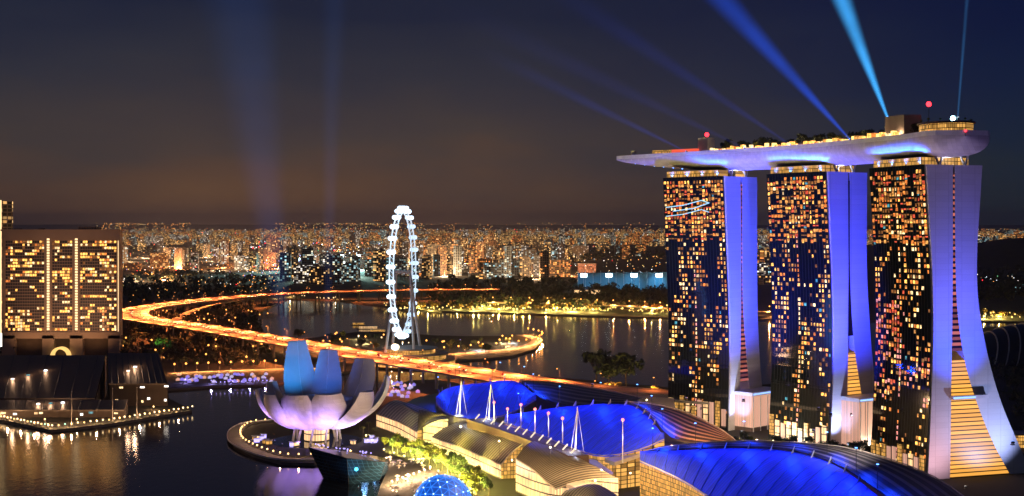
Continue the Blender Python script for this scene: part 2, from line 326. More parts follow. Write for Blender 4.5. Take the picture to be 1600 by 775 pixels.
# ------------------------------------------------------------------ the city across the water
rc = random.Random(11); spots = []
def blocked(x, y):
    if 670 < x < 1060 and 437 < y < 492: return True
    if 880 < x < 1056 and 409 < y: return True
    if 455 < x < 580 and 408 < y < 436: return True
    if 190 < x < 440 and 426 < y: return True
    if x > 1500 and y > 385: return True
    return False
def sector(x, y):
    far = 'near the horizon' if y < 382 else ('in the middle distance' if y < 410 else 'in the nearest rows')
    if x < 300: s = 'just right of the left hotel'
    elif x < 440: s = 'above the bend of the flyover'
    elif x < 585: s = 'around the left floodlit ground'
    elif x < 670: s = 'around the lit wheel'
    elif x < 770: s = 'right of the lit wheel'
    elif x < 890: s = 'left of the floodlit nets'
    elif x < 1060: s = 'above the floodlit nets'
    elif x < 1210: s = 'seen beside the first glass tower'
    else: s = 'right of the third glass tower'
    return s, far
tries = 0
while len(spots) < 300 and tries < 20000:
    tries += 1
    u = rc.random(); y = 369+76*(u**1.0); x = rc.choice((rc.uniform(188, 1040), rc.uniform(440, 900), rc.uniform(188, 1040), rc.uniform(1180, 1205), rc.uniform(640, 880)))
    if blocked(x, y): continue
    Y = CAMZ*F/(y-HZ)
    if any(abs(x-a) < 7 and abs(y-b) < 3.0 for a, b in spots): continue
    spots.append((x, y))
spots.sort(key=lambda s: s[1])
for x, y in spots:
    p = gd(x, y); Y = p.y; k = rc.random(); m = 'amber' if k < .40 else ('orange' if k < .56 else ('pale' if k < .84 else 'teal'))
    if 440 < x < 600 and rc.random() < .35: m = 'teal'
    sh = rc.random()
    if sh < .55: w, d, h, nm = rc.uniform(20, 34), rc.uniform(16, 24), rc.uniform(55, 98), 'tall narrow'
    elif sh < .85: w, d, h, nm = rc.uniform(48, 90), rc.uniform(14, 20), rc.uniform(36, 60), 'long slab shaped'
    else: w, d, h, nm = rc.uniform(35, 60), rc.uniform(20, 30), rc.uniform(12, 24), 'low wide'
    if y < 385: h *= 1.25; w *= 1.4
    rz = rc.uniform(-.35, .35); s, far = sector(x, y)
    t = thing('apartment_block', f'{nm} {m} lit block {far}, {s}', 'building', p, rz, 'apartment blocks of the far city')
    b = MB().box((0, 0, h/2), (w, d, h))
    if nm != 'low wide': b.box((0, -d/2-.8, h/2-1), (w*.22, 1.6, h-4)); 
    b.build('wall', CITY[m], t, org=(0, 0, 0))
    r = MB().box((0, 0, h+.6), (w+.8, d+.8, 1.2)); r.box((w*.18, 0, h+3), (w*.22, d*.5, 3.6)); r.box((-w*.25, d*.1, h+2.2), (w*.12, d*.3, 2)); r.build('roof', CONC, t, org=(0, 0, 0))
b = MB()   # the mass of blocks beyond
for i in range(2100):
    y = 360.5+23*rc.random()**1.1; x = rc.uniform(150, 1640)
    if blocked(x, y): continue
    p = gd(x, y); h = rc.uniform(25, 75); b.box((p.x, p.y, h/2), (rc.uniform(25, 110), rc.uniform(14, 30), h), rc.uniform(-.5, .5), rc.choice((0, 0, 0, 1, 1, 2, 3)))
tag(b.build('distant_city', [CITY['amber'], CITY['orange'], CITY['pale'], CITY['teal']]), 'mass of tiny lit buildings of the city fading to the horizon', 'city', kind='stuff')
b = MB()   # street and building lamps too many to count
LM = [SOD, YEL, AMB2, WHT, COOL, TEAL, REDL, GRNL, PURP]
def scatter(n, fx, fy, wts, zr=(3, 18), sz=(.35, .8)):
    k = 0
    while k < n:
        x, y = fx(), fy(); k += 1
        if 670 < x < 1060 and 440 < y < 470 and rc.random() < .9: continue
        p = gd(x, y); z = rc.uniform(*zr); r = p.y/F*rc.uniform(*sz); b.dot((p.x, p.y, z+r), r, rc.choices(range(9), wts)[0])
WT = (30, 22, 24, 8, 5, 4, 4, 2, 2)
scatter(1500, lambda: rc.uniform(150, 1640), lambda: 359.5+23*rc.random()**1.3, WT, (5, 60), (.3, .6))
scatter(800, lambda: rc.uniform(188, 1060), lambda: rc.uniform(368, 436), WT, (3, 40))
scatter(420, lambda: rc.uniform(380, 600), lambda: rc.uniform(385, 440), (5, 5, 8, 12, 14, 14, 3, 3, 14), (3, 40), (.5, 1.0))
scatter(260, lambda: rc.uniform(190, 440), lambda: rc.uniform(400, 462), (40, 14, 20, 10, 3, 1, 6, 1, 1), (4, 10))
scatter(90, lambda: rc.uniform(1520, 1640), lambda: rc.choice((rc.uniform(359, 378), rc.uniform(440, 452))), (8, 4, 8, 14, 10, 8, 1, 2, 0), (4, 20), (.3, .7))
for i in range(520):   # lamps along the far ridge
    x = rc.choice((rc.uniform(150, 300), rc.uniform(430, 1040), rc.uniform(430, 660))); p = at(x, rc.choice((rc.uniform(348.5, 351.5), rc.uniform(352, 359))), 43000-rc.uniform(0, 300)); b.dot(p, 43000/F*rc.uniform(.35, .75), rc.choice((0, 0, 1, 2)))
tag(b.build('city_lights', LM), 'countless small orange and white lamps scattered over the night city', 'city lights', kind='stuff')
# belts of trees in the dark parkland
def wood(name, label, pts, n, rs, seed, zmax=0, mt=LEAFD):
    rr = random.Random(seed); b = MB()
    P = [Vector((p[0], p[1], 0)) for p in pts]; xs = [p[0] for p in pts]; ys = [p[1] for p in pts]
    def inside(x, y):
        c = False
        for i in range(len(pts)):
            x1, y1 = pts[i]; x2, y2 = pts[i-1]
            if (y1 > y) != (y2 > y) and x < (x2-x1)*(y-y1)/(y2-y1)+x1: c = not c
        return c
    k = 0
    while k < n:
        x, y = rr.uniform(min(xs), max(xs)), rr.uniform(min(ys), max(ys))
        if not inside(x, y): continue
        k += 1; p = gd(x, y); r = rr.uniform(*rs); zc = rr.uniform(.5, .9)*r*1.3
        for j in range(26):
            a, c, q = rr.uniform(0, 6.28), rr.uniform(-1, 1), rr.uniform(.55, 1); s = math.sqrt(1-c*c); e = Vector((p.x+r*q*s*math.cos(a), p.y+r*q*s*math.sin(a), max(.3, zc+r*.9*q*c)))
            d1 = Vector((rr.uniform(-1, 1), rr.uniform(-1, 1), rr.uniform(-1, 1)))*r*.38; d2 = Vector((rr.uniform(-1, 1), rr.uniform(-1, 1), rr.uniform(-1, 1)))*r*.38
            b.quad(e-d1, e+d2, e+d1, e-d2)
    return tag(b.build(name, mt), label, 'wood', kind='stuff')
wood('woodland', 'dark wooded parkland above the far shore lights', [(660, 462), (700, 440), (800, 436), (900, 442), (1060, 462), (1060, 484), (800, 484), (700, 480)], 420, (7, 12), 3)
wood('woodland', 'dark tree covered slope behind the bend of the flyover', [(186, 440), (240, 424), (330, 424), (430, 440), (430, 458), (300, 466), (200, 476)], 260, (6, 10), 4)
wood('woodland', 'dark hillside wood beyond the third glass tower', [(1500, 470), (1500, 400), (1700, 392), (1700, 480)], 260, (9, 15), 5)
wood('woodland', 'dark gardens on the flat ground right of the third glass tower', [(1520, 530), (1700, 515), (1700, 690), (1620, 700), (1560, 610)], 160, (4, 8), 6)
wood('woodland', 'dark planting between the hotel and the flyover', [(186, 500), (260, 512), (420, 540), (410, 574), (300, 568), (190, 560)], 200, (4, 7), 7)
wood('woodland', 'dark planting inside the bend of the flyover', [(240, 494), (330, 480), (395, 470), (400, 500), (410, 522), (330, 510)], 170, (4, 6), 8)
wood('woodland', 'dark tree belt crossing the city behind the wheel', [(640, 396), (760, 391), (860, 397), (1000, 391), (1056, 398), (1056, 405), (900, 409), (700, 405)], 200, (9, 15), 9)
wood('woodland', 'dark tree belt crossing the city right of the hotel', [(190, 390), (330, 387), (440, 394), (440, 402), (250, 402)], 150, (9, 15), 10)
# ------------------------------------------------------------------ elevated highway
DECK = mat('concrete road deck', (.3, .27, .24), .8, vscale=.05)
def deck_frame(path):
    out = []
    for i, p in enumerate(path):
        d = (path[min(i+1, len(path)-1)]-path[max(i-1, 0)]); d.z = 0; d.normalize(); out.append((p, d, Vector((d.y, -d.x, 0))))
    return out
def ribbon(fr, offs, m=0):
    """closed cross-section swept along a path"""
    b = MB(); n = len(offs)
    vs = []
    for p, d, s in fr:
        for o, z in offs: vs.append(p+s*o+Vector((0, 0, z)))
    fs = [(i*n+j, i*n+(j+1) % n, (i+1)*n+(j+1) % n, (i+1)*n+j) for i in range(len(fr)-1) for j in range(n)]
    fs += [tuple(range(n))[::-1], tuple((len(fr)-1)*n+j for j in range(n))]
    return b.faces(vs, fs)
RZ = 19.0
HW = [(780, 453), (690, 453), (600, 454.5), (500, 457), (420, 461), (340, 467), (270, 475), (222, 482), (203, 489), (212, 496), (250, 503), (320, 513), (420, 530), (510, 545.5), (600, 561), (700, 577), (800, 593), (900, 606), (1000, 615), (1130, 625)]
hp = resample(smooth_curve([gd(x, y, RZ) for x, y in HW], 10), 260); fr = deck_frame(hp)
fly = thing('elevated_highway', 'long looping elevated highway glowing orange under street lamps', 'highway', (hp[130].x, hp[130].y, 0))
HWD = 27.0
ribbon(fr, [(-HWD, 0), (HWD, 0), (HWD*.8, -1.6), (-HWD*.8, -1.6)]).build('deck', DECK, fly)
for sgn in (-1, 1): ribbon(fr, [(sgn*(HWD-.1), 0), (sgn*(HWD+.35), 0), (sgn*(HWD+.35), 1.2), (sgn*(HWD-.1), 1.2)]).build('parapet', CONC, fly)
ribbon(fr, [(-.3, 0.01), (.3, 0.01), (.3, .9), (-.3, .9)]).build('median_barrier', CONC, fly)
for o in (-12.4, -8.6, -4.9, 4.9, 8.6, 12.4): ribbon(fr, [(o-.12, .006), (o+.12, .006), (o+.12, .018), (o-.12, .018)]).build('lane_marking', LANE, fly)
for i in range(3, 258, 5):
    p, d, s = fr[i]; b = MB()
    for o in (-7, 7): b.tube((p.x+s.x*o, p.y+s.y*o, -7.5), (p.x+s.x*o, p.y+s.y*o, RZ-2.8), 1.5, 1.3, 8)
    b.box((p.x, p.y, RZ-2.3), (26, 2.4, 1.5), math.atan2(s.y, s.x)); b.build('pier', CONC, fly)
rp = resample(smooth_curve([gd(x, y, z) for x, y, z in ((455, 461, 18), (400, 465, 17), (340, 474, 14), (305, 484, 9), (285, 494, 4), (272, 503, .8))], 8), 40); rfr = deck_frame(rp)
slip = thing('slip_road', 'short sloping slip road curving down inside the highway bend', 'road', (rp[20].x, rp[20].y, 0))
ribbon(rfr, [(-7, 0), (7, 0), (6, -1.2), (-6, -1.2)]).build('deck', DECK, slip)
for sgn in (-1, 1): ribbon(rfr, [(sgn*6.8, 0), (sgn*7.1, 0), (sgn*7.1, 1), (sgn*6.8, 1)]).build('parapet', CONC, slip)
# street lamps
def lamp_proto(h, arm, lens, two=False):
    t = thing('street_lamp', 'street lamp prototype', 'street lamp'); p = MB().tube((0, 0, 0), (0, 0, h), .16, .09, 6); p.build('pole', DARK, t, org=(0, 0, 0))
    for s in ((1, -1) if two else (1,)):
        q = MB().tube((0, 0, h-.3), (s*arm, 0, h), .07, .06, 5); q.box((s*arm, 0, h+.05), (1.1, .5, .22)); q.build('lamp_arm', DARK, t, org=(0, 0, 0))
        MB().ball((s*arm, 0, h-.35), .62, 0, .6).build('lamp_head', lens, t, org=(0, 0, 0))
    return t
lampA = lamp_proto(11, 3.2, SOD)
used = [False]
def place_lamp(proto, p, rz, label, group):
    if not proto.get('used'): o = proto; o['used'] = 1
    else: o = copy_tree(proto)
    o.location = p; o.rotation_euler = (0, 0, rz); tag(o, label, 'street lamp', group); return o
n = 0; cum = 0; nxt = 0
for i in range(2, 252):
    cum += (hp[i]-hp[i-1]).length
    if cum < nxt: continue
    nxt = cum+24; p, d, s = fr[i]; sg = -1 if n % 2 else 1; x, y = pxof(p)
    dim = x > 860 and y > 560
    wh = 'flyover far arm left of the wheel' if (y < 480 and x < 610) else ('flyover far arm behind the wheel' if y < 480 else ('flyover bend' if x < 300 else ('flyover near arm behind the lotus museum' if x < 610 else 'flyover near arm right of the lotus museum')))
    o = place_lamp(lampA, p+s*(sg*HWD), math.atan2(-sg*s.y, -sg*s.x), f'orange street lamp on the {wh}, {"inner" if sg > 0 else "outer"} edge', 'street lamps of the flyover')
    e = 12000 if dim else (330000 if 465 < y < 512 and x < 420 else 230000)
    lamp_light('lamp_light', 'SPOT', (3.2, 0, 10.2), e, (1, .22, .045), o, None, 168, .4, .4)
    n += 1
# cars
def car_mesh(paint):
    b = MB(); prof = [(-2.2, .35), (2.2, .35), (2.25, .75), (1.3, .9), (.6, 1.42), (-1.2, 1.45), (-1.9, .95), (-2.25, .85)]
    n = len(prof); vs = [(x, y, z) for y in (-.88, .88) for x, z in prof]
    b.faces(vs, [tuple(range(n)), tuple(range(n, 2*n))[::-1]]+[(i, n+i, n+(i+1) % n, (i+1) % n) for i in range(n)])
    for x in (-1.4, 1.4):
        for y in (-.85, .85): b.tube((x, y-.12, .34), (x, y+.12, .34), .34, .34, 8, 1)
    for y in (-.6, .6): b.box((2.26, y, .66), (.12, .42, .26), 0, 2); b.box((-2.28, y, .78), (.12, .42, .24), 0, 3)
    return b.mesh('car', [paint, DARK, glow('headlight', (1, .72, .4), 14), glow('tail light', (1, .14, .03), 2)])
cms = [(car_mesh(mat(n_+' car paint', c, .25, .1)), n_) for n_, c in (('white', (.7, .7, .7)), ('silver', (.4, .4, .42)), ('dark', (.03, .03, .04)), ('red', (.35, .02, .02)))]
for k in range(220):
    i = rc.randrange(3, 232); p, d, s = fr[i]; off = rc.choice((-14.5, -10.5, -6.7, -2.8, 2.8, 6.7, 10.5, 14.5)); me, n_ = rc.choice(cms)
    q = p.lerp(fr[i+1][0], rc.random())+s*off; x, y = pxof(q)
    o = link('car', me, None, q+Vector((0, 0, .02))); o.rotation_euler = (0, 0, math.atan2(d.y, d.x)+(math.pi if off > 0 else 0))
    wh = 'far arm' if (y < 480 and x > 300) else ('bend' if x < 300 else ('near arm, left of the wheel' if x < 600 else 'near arm, right of the wheel'))
    tag(o, f'small {n_} car driving {"away" if (off > 0) == (d.y < 0) else "closer"} on the flyover, {wh}', 'car', 'cars on the flyover')
# ------------------------------------------------------------------ night air
hm_ = NT('night haze'); pv = hm_.n('ShaderNodeVolumePrincipled'); hm_.l(pv.outputs[0], hm_.out.inputs['Volume']); pv.inputs['Color'].default_value = (.76, .8, .92, 1); pv.inputs['Density'].default_value = 2.2e-5
hz_ = MB().box((0, 40000, 395), (179000, 83000, 810)).build('haze', hm_.mat); hz_['kind'] = 'stuff'
# ------------------------------------------------------------------ the three hotel towers
TOPZ = 192.0; TL = 60.0
WIN = {}
def win_mesh(m, w=3.0, h=2.1):
    k = (m.name, w, h)
    if k not in WIN: WIN[k] = MB().box((0, 0, 0), (w, .24, h)).mesh('window', m)
    return WIN[k]
def tower(name, px0, Y0, theta, prof, label, top_py, seed, red=False):
    th = R(theta); u = Vector((-math.sin(th), math.cos(th), 0)); v = Vector((math.cos(th), math.sin(th), 0))
    O = Vector(((px0-CX)/F*Y0, Y0, 0))
    def hit(px, py):
        d = Vector(((px-CX)/F, 1, -(py-HZ)/F)); t = O.dot(u)/Vector((d.x, d.y, 0)).dot(u); P = d*t; return (P-O).dot(v), CAMZ+P.z
    def W3(a, vv, z): return O+u*a+v*vv+Vector((0, 0, z))
    def curve(pts, z0=0.0):
        q = sorted(((z, w) for w, z in (hit(*p) for p in pts))); q[-1] = (TOPZ, q[-1][1])
        q[0] = (min(q[0][0], z0), q[0][1]); pp = [(w, z) for z, w in q]
        zs = [z0+(TOPZ-z0)*i/32 for i in range(33)]; out = []
        for z in zs:
            for (w1, z1), (w2, z2) in zip(pp[:-1], pp[1:]):
                if z1 <= z <= z2+1e-6: f = (z-z1)/max(1e-6, z2-z1); out.append((w1+(w2-w1)*f, z)); break
            else: out.append((pp[0][0] if z < pp[0][1] else pp[-1][0], z))
        for _ in range(3): out = [out[0]]+[((out[i-1][0]+2*out[i][0]+out[i+1][0])/4, out[i][1]) for i in range(1, len(out)-1)]+[out[-1]]
        return out
    WL, WR, EL, ER = (curve(p) for p in prof)
    t = thing(name, label, 'hotel tower', (O.x, O.y, 0))
    def slab(A, B, a0, a1):
        b = MB(); n = len(A)
        vs = [W3(a, w, z) for a in (a0, a1) for pr in (A, B) for w, z in pr]; i0, i1, i2, i3 = 0, n, 2*n, 3*n
        fs = []
        for k in range(n-1):
            fs += [(i0+k, i1+k, i1+k+1, i0+k+1), (i2+k+1, i3+k+1, i3+k, i2+k), (i0+k+1, i2+k+1, i2+k, i0+k), (i1+k, i3+k, i3+k+1, i1+k+1)]
        fs += [(i0+n-1, i1+n-1, i3+n-1, i2+n-1), (i0, i2, i3, i1)]
        return b.faces(vs, fs)
    slab(WL, WR, 0, TL).build('west_slab', CLAD, t); slab(EL, ER, 0, TL).build('east_slab', CLAD, t)
    # glass west front, following the curve of the slab's edge
    b = MB(); g1 = [[W3(a, w-.9, z) for w, z in WL] for a in (1.2, TL-.6)]; g2 = [[W3(a, w-.02, z) for w, z in WL] for a in (1.2, TL-.6)]
    b.grid(g1); b.grid([g1[0], g2[0]]); b.grid([g1[1], g2[1]]); b.build('curtain_wall', GLASS, t)
    def wv(z): 
        i = min(31, int(z/TOPZ*32)); f = z/TOPZ*32-i; return WL[i][0]*(1-f)+WL[i+1][0]*f
    b = MB()    # thin vertical fins between the bays
    NB, NF = 20, 55; bw = (TL-2.4)/NB; fh = (TOPZ-4)/NF
    for k in range(1, NB):
        for i in range(0, 32, 2): b.tube(W3(1.4+k*bw, wv(i*6)-1.1, i*6), W3(1.4+k*bw, wv(i*6+12)-1.1, i*6+12), .1, .1, 4)
    b.build('fins', FIN, t)
    # lit windows, and glowing panes that paint reflections in the glass
    rr = random.Random(seed); ang = math.atan2(u.y, u.x); lit = []
    ph = [rr.uniform(0, 6) for _ in range(6)]
    for f in range(3, NF):
        for k in range(NB):
            z = 2+f*fh; zz = z/TOPZ
            dens = .33+.27*math.sin(k*.9+ph[0])*math.sin(zz*7+ph[1])+.22*math.sin(k*.45+zz*11+ph[2])
            if zz > .8: dens += .25
            if zz < .30: dens -= .16
            if .12 < zz < .2: dens -= .12
            if k in (0, 1, 2): dens += .1
            if rr.random() < dens:
                q = rr.random(); hot = red and ((.36 < zz < .62 and k > 8) or abs(zz-.24-k*.004) < .035)  # hot: red panes paint the city's reflection in the glass
                m = AMB if q < .27 else (AMB2 if q < .42 else (ORG if q < .56 else (AMBM if q < .76 else (DIM if q < .975 else TEAL))))
                if hot and rr.random() < .6: m = rr.choice((RED, PINK, ORG))
                if zz > .82 and rr.random() < .35: m = rr.choice((RED, ORG, DIM))  # reddish top floors paint reflected lines
                lit.append((f, k, z+1.5, m, rr.choice((.9, 1.2, 1.6, 2.1))))
    for f in range(NF-13, NF):     # thin glowing bands that paint reflections in the upper glass
        for k in range(NB):
            if rr.random() < .62: lit.append((f, k, 1.0+f*fh, rr.choice((RED, ORG, DIM, DIM, AMBM)), 2.2))
    if red:  # glowing patch and streak paint the red city reflection
        for f in range(12, 34):
            for k in range(NB):
                zz = f/NF
                if ((k-15)/5.5)**2+((zz-.47)/.12)**2 < 1 or abs(zz-.36+k*.006) < .03:
                    if rr.random() < .6: lit.append((f, k, 1.1+f*fh, rr.choice((RED, PINK, ORG, DIM)), rr.uniform(1, 2.2)))
    for f in range(0, NF-3):     # thin lit service strip
        if rr.random() < .72: lit.append((f, 10.05, 3.5+f*fh, rr.choice((ORG, PINK, AMB2)), .9))
    first = set(rr.sample(range(len(lit)), 100))
    mats = [AMB, AMB2, ORG, RED, DIM, TEAL, PINK, AMBM]; b = MB()
    for i, (f, k, z, m, w) in enumerate(lit):  # window parts hold real panes and painted reflections alike
        P = W3(1.4+(k+.5)*bw, wv(z)-1.0, z)
        if i in first: o = link('window', win_mesh(m, w), t, P-t.location); o.rotation_euler = (0, 0, ang)
        else: b.box(P, (w, .24, .9 if m in (RED, PINK, DIM) and w > 2.15 else 2.1), ang, mats.index(m))
    b.build('window', mats, t)['kind'] = 'stuff'
    return t, W3, WL, WR, EL, ER, ang, wv
PR3 = ([(1448, 258), (1452, 330), (1457, 420), (1459, 500), (1458, 560), (1455, 640), (1451, 727), (1449, 760)], [(1489, 258), (1489, 330), (1489, 420), (1488, 500), (1487, 560), (1486, 640), (1485, 720), (1484, 760)],
       [(1492, 258), (1492, 330), (1493, 420), (1494, 460), (1497, 500), (1503, 545), (1516, 600), (1530, 640), (1550, 690), (1580, 745)], [(1535, 258), (1531, 320), (1527, 380), (1526, 430), (1528, 470), (1534, 510), (1543, 555), (1556, 605), (1572, 650), (1590, 690), (1612, 740)])
PR2 = ([(1294, 268), (1297, 340), (1301, 420), (1303, 500), (1303, 580), (1300, 640), (1297, 706)], [(1325, 268), (1326, 420), (1325, 500), (1325, 560), (1323, 706)],
       [(1328, 268), (1328, 420), (1330, 480), (1335, 545), (1342, 590), (1350, 640), (1366, 706)], [(1355, 268), (1354, 400), (1356, 460), (1360, 520), (1364, 570), (1372, 630), (1392, 706)])
PR1 = ([(1133, 275), (1137, 380), (1141, 480), (1142, 560), (1141, 620), (1140, 675)], [(1157, 275), (1158, 380), (1158, 480), (1157, 560), (1156, 675)],
       [(1160, 275), (1160, 400), (1161, 480), (1165, 540), (1170, 600), (1182, 675)], [(1183, 275), (1183, 420), (1184, 500), (1187, 560), (1192, 620), (1206, 675)])
T3 = tower('hotel_tower', 1448, 808, 18.8, PR3, 'rightmost of the three glass hotel towers, with a wide flaring leg', 258, 5, True)
T2 = tower('hotel_tower', 1294, 914, 32.9, PR2, 'middle one of the three glass hotel towers, with vivid blue end wall halves', 268, 9)
T1 = tower('hotel_tower', 1133, 998, 44, PR1, 'leftmost of the three glass hotel towers, painted cyan zigzag reflection near its top', 275, 3)
def between(T, z0, z1, m, name, back=.12):
    t, W3, WL, WR, EL, ER, ang, wv = T; b = MB(); A = [p for p in zip(WR, EL) if z0-.1 <= p[0][1] <= z1+.1]
    g = [[W3(back, w-.0, z) for (w, z), _ in A], [W3(back, w, z) for _, (w, z) in A]]; b.grid(g)
    g2 = [[p+(W3(1, 0, 0)-W3(0, 0, 0))*.5 for p in row] for row in g]; b.grid([g2[1], g2[0]]); b.grid([g[0], g2[0]]); b.grid([g2[1], g[1]])
    return b.build(name, m, t)
between(T3, 0, 72, ATRI, 'atrium_glazing'); between(T3, 78, 102, REDG, 'corridor_glazing'); between(T3, 102, 186, REDG, 'corridor_glazing')
between(T2, 30, 66, ATRI, 'atrium_glazing'); between(T2, 78, 186, REDG, 'corridor_glazing')
between(T1, 36, 60, REDG, 'corridor_glazing'); between(T1, 60, 186, REDG, 'corridor_glazing')
def canopy(T, v0, v1, z, a0=-3.2, a1=.6):
    t, W3 = T[0], T[1]; b = MB().faces([W3(a, w, zz) for zz in (z, z+2.2) for a, w in ((a0, v0), (a0, v1), (a1, v1), (a1, v0))], ((3, 2, 1, 0), (4, 5, 6, 7), (0, 1, 5, 4), (1, 2, 6, 5), (2, 3, 7, 6), (3, 0, 4, 7)))
    b.build('canopy', STEEL, t)
    c = MB().faces([W3(a, w, zz) for zz in (z+.6, z+1.6) for a, w in ((a0-.25, v0), (a0-.25, v0+(v1-v0)*.62), (a0-.02, v0+(v1-v0)*.62), (a0-.02, v0))], ((3, 2, 1, 0), (4, 5, 6, 7), (0, 1, 5, 4), (1, 2, 6, 5), (2, 3, 7, 6), (3, 0, 4, 7)))
    c.build('canopy_light', glow('blue strip', (.25, .45, 1), 1.6), t)
canopy(T3, 17, 43, 48.5)
for T, v0, v1, h in ((T2, 13, 44, 34), (T1, 12, 51, 27)):
    t, W3 = T[0], T[1]
    def pod(a0, a1, w0, w1, z0, z1, m, nm):
        MB().faces([W3(a, w, z) for z in (z0, z1) for a, w in ((a0, w0), (a0, w1), (a1, w1), (a1, w0))], ((3, 2, 1, 0), (4, 5, 6, 7), (0, 1, 5, 4), (1, 2, 6, 5), (2, 3, 7, 6), (3, 0, 4, 7))).build(nm, m, t)
    pod(-16, 1.5, v0, v1, 0, h, SALM, 'entrance_glazing'); pod(-17, 1.5, v0-.8, v1+.8, h+.01, h+2.6, STEEL, 'cornice'); pod(-17.3, -17.02, v0, v1, h+.8, h+1.8, glow('blue strip', (.25, .45, 1), 1.6), 'cornice_light')
    for k in range(5): pod(-16.5, -16.02, v0+1+k*(v1-v0-2.6)/4, v0+1.6+k*(v1-v0-2.6)/4, 0, h, STEEL, 'column')
for T in (T1, T2, T3):   # tall lit lobby panels at the foot of each glass front
    t, W3, wv = T[0], T[1], T[7]; rr = random.Random(int(t.location.x))
    for k in range(10):
        a = 3+k*5.7; hh = rr.uniform(9, 15) if T is not T1 else rr.uniform(13, 20); z0 = rr.uniform(1, 4); w = wv(8)-1.6
        MB().faces([W3(q, ww, z) for z in (z0, z0+hh) for q, ww in ((a, w), (a+3.8, w), (a+3.8, w+.5), (a, w+.5))], ((3, 2, 1, 0), (4, 5, 6, 7), (0, 1, 5, 4), (1, 2, 6, 5), (2, 3, 7, 6), (3, 0, 4, 7))).build('lobby_window', rr.choice((SALM, CREAM, SHOPG)), t)
# glowing cyan strip standing for a zigzag reflection in the leftmost tower's glass
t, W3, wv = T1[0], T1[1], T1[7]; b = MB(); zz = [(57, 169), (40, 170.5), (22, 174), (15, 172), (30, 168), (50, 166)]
b.path([W3(a, wv(z)-1.5, z) for a, z in zz], .38, 5); b.path([W3(a, wv(z)-1.5, z-7) for a, z in zz[:4]], .3, 5); b.build('reflection_strip', glow('pale cyan reflection', (.45, .85, 1), .8), t)
# plant storey and V struts on every tower top
for T in (T1, T2, T3):
    t, W3, WL, WR, EL, ER = T[:6]; a0, a1 = WL[-1][0], ER[-1][0]
    b = MB().faces([W3(a, w, z) for z in (TOPZ, TOPZ+5) for a, w in ((7, a0+1), (7, a1-5), (TL-3, a1-5), (TL-3, a0+1))], ((3, 2, 1, 0), (4, 5, 6, 7), (0, 1, 5, 4), (1, 2, 6, 5), (2, 3, 7, 6), (3, 0, 4, 7))); b.build('plant_storey', SHOPG, t)
    for c in (a0+11, a1-11):
        for s in (-1, 1): MB().tube(W3(2.5, c, TOPZ-.5), W3(4, c+s*5.5, TOPZ+12), .75, .75, 8).build('v_strut', STEEL, t)
for T, nm in ((T1, 'leftmost'), (T2, 'middle'), (T3, 'rightmost')):  # uplights added to brighten the V struts
    W3, a0, a1 = T[1], T[2][-1][0], T[5][-1][0]; floodlight(W3(1.4, (a0+a1)/2-6, TOPZ+.02), W3(5, (a0+a1)/2, TOPZ+9), 9000, (.9, .9, 1), f'added white uplight between the V struts on the {nm} hotel tower', WHT, 150, 1, .8)
# ------------------------------------------------------------------ sky park
HULL = panelled('hull panels', (.5, .48, .52), .5, 3.0, 2.2, .8, line=.06)
axis = smooth_curve([Vector(p+(0,)) for p in ((270, 791), (267, 816), (259, 846), (217, 950), (154, 1034), (118, 1066), (86, 1091))], 14); axis = resample(axis, 70); afr = deck_frame(axis)
L = sum((a-b).length for a, b in zip(axis[:-1], axis[1:])); DZ = 210.5
def half(s):   # half width along the length from the blunt south end to the pointed north tip
    q = s*L
    if q < 14: return 20.5*math.sqrt(max(0, 1-((14-q)/14)**2))+.3
    if s > .70: return 20.5*(1-((s-.70)/.30)**1.7)+.25
    return 20.5
def keel(s): return 12.5*min(1, (half(s)/20.5)**.6)*(1-.35*max(0, (s-.72)/.28))
sp = thing('sky_park', 'long boat shaped roof deck lying across the tops of the three towers', 'roof deck', (217, 950, 195))
g = []
for i, (p, d, s_) in enumerate(afr):
    s = i/69; h, kz = half(s), keel(s); row = []
    for k in range(17):
        a = math.pi*k/16; row.append(p+s_*(-h*math.cos(a))+Vector((0, 0, DZ-1.5-kz*abs(math.sin(a))**.8)))
    g.append(row)
MB().grid(g).build('hull', HULL, sp, smooth=True)
b = MB(); top = []
for i, (p, d, s_) in enumerate(afr): h = half(i/69); top.append((p-s_*h, p+s_*h))
b.grid([[a+Vector((0, 0, DZ)), c+Vector((0, 0, DZ))] for a, c in top][::-1]); b.build('deck', mat('deck planks', (.16, .12, .09), .7), sp)
b = MB()
for e in (0, 1): b.grid([[q[e]+Vector((0, 0, DZ-1.6)), q[e]+Vector((0, 0, DZ+1.3))] for q in top]); b.grid([[q[e]*1.0+(q[1-e]-q[e]).normalized()*.5+Vector((0, 0, DZ-1.6)), q[e]+(q[1-e]-q[e]).normalized()*.5+Vector((0, 0, DZ+1.3))] for q in top])
b.build('parapet', STEEL, sp)
def onpark(s, off, z=0.0):
    i = min(68, int(s*69)); f = s*69-i; p = afr[i][0].lerp(afr[i+1][0], f); return p-afr[i][2]*(-1)*off*half(s)/20.5+Vector((0, 0, DZ+z)), math.atan2(afr[i][1].y, afr[i][1].x)
def s_at(px):
    for i in range(69):
        a, b_ = pxof(afr[i][0]+Vector((0, 0, DZ)))[0], pxof(afr[i+1][0]+Vector((0, 0, DZ)))[0]
        if i > 8 and b_ <= px <= a: return (i+(a-px)/(a-b_))/69
    return .1
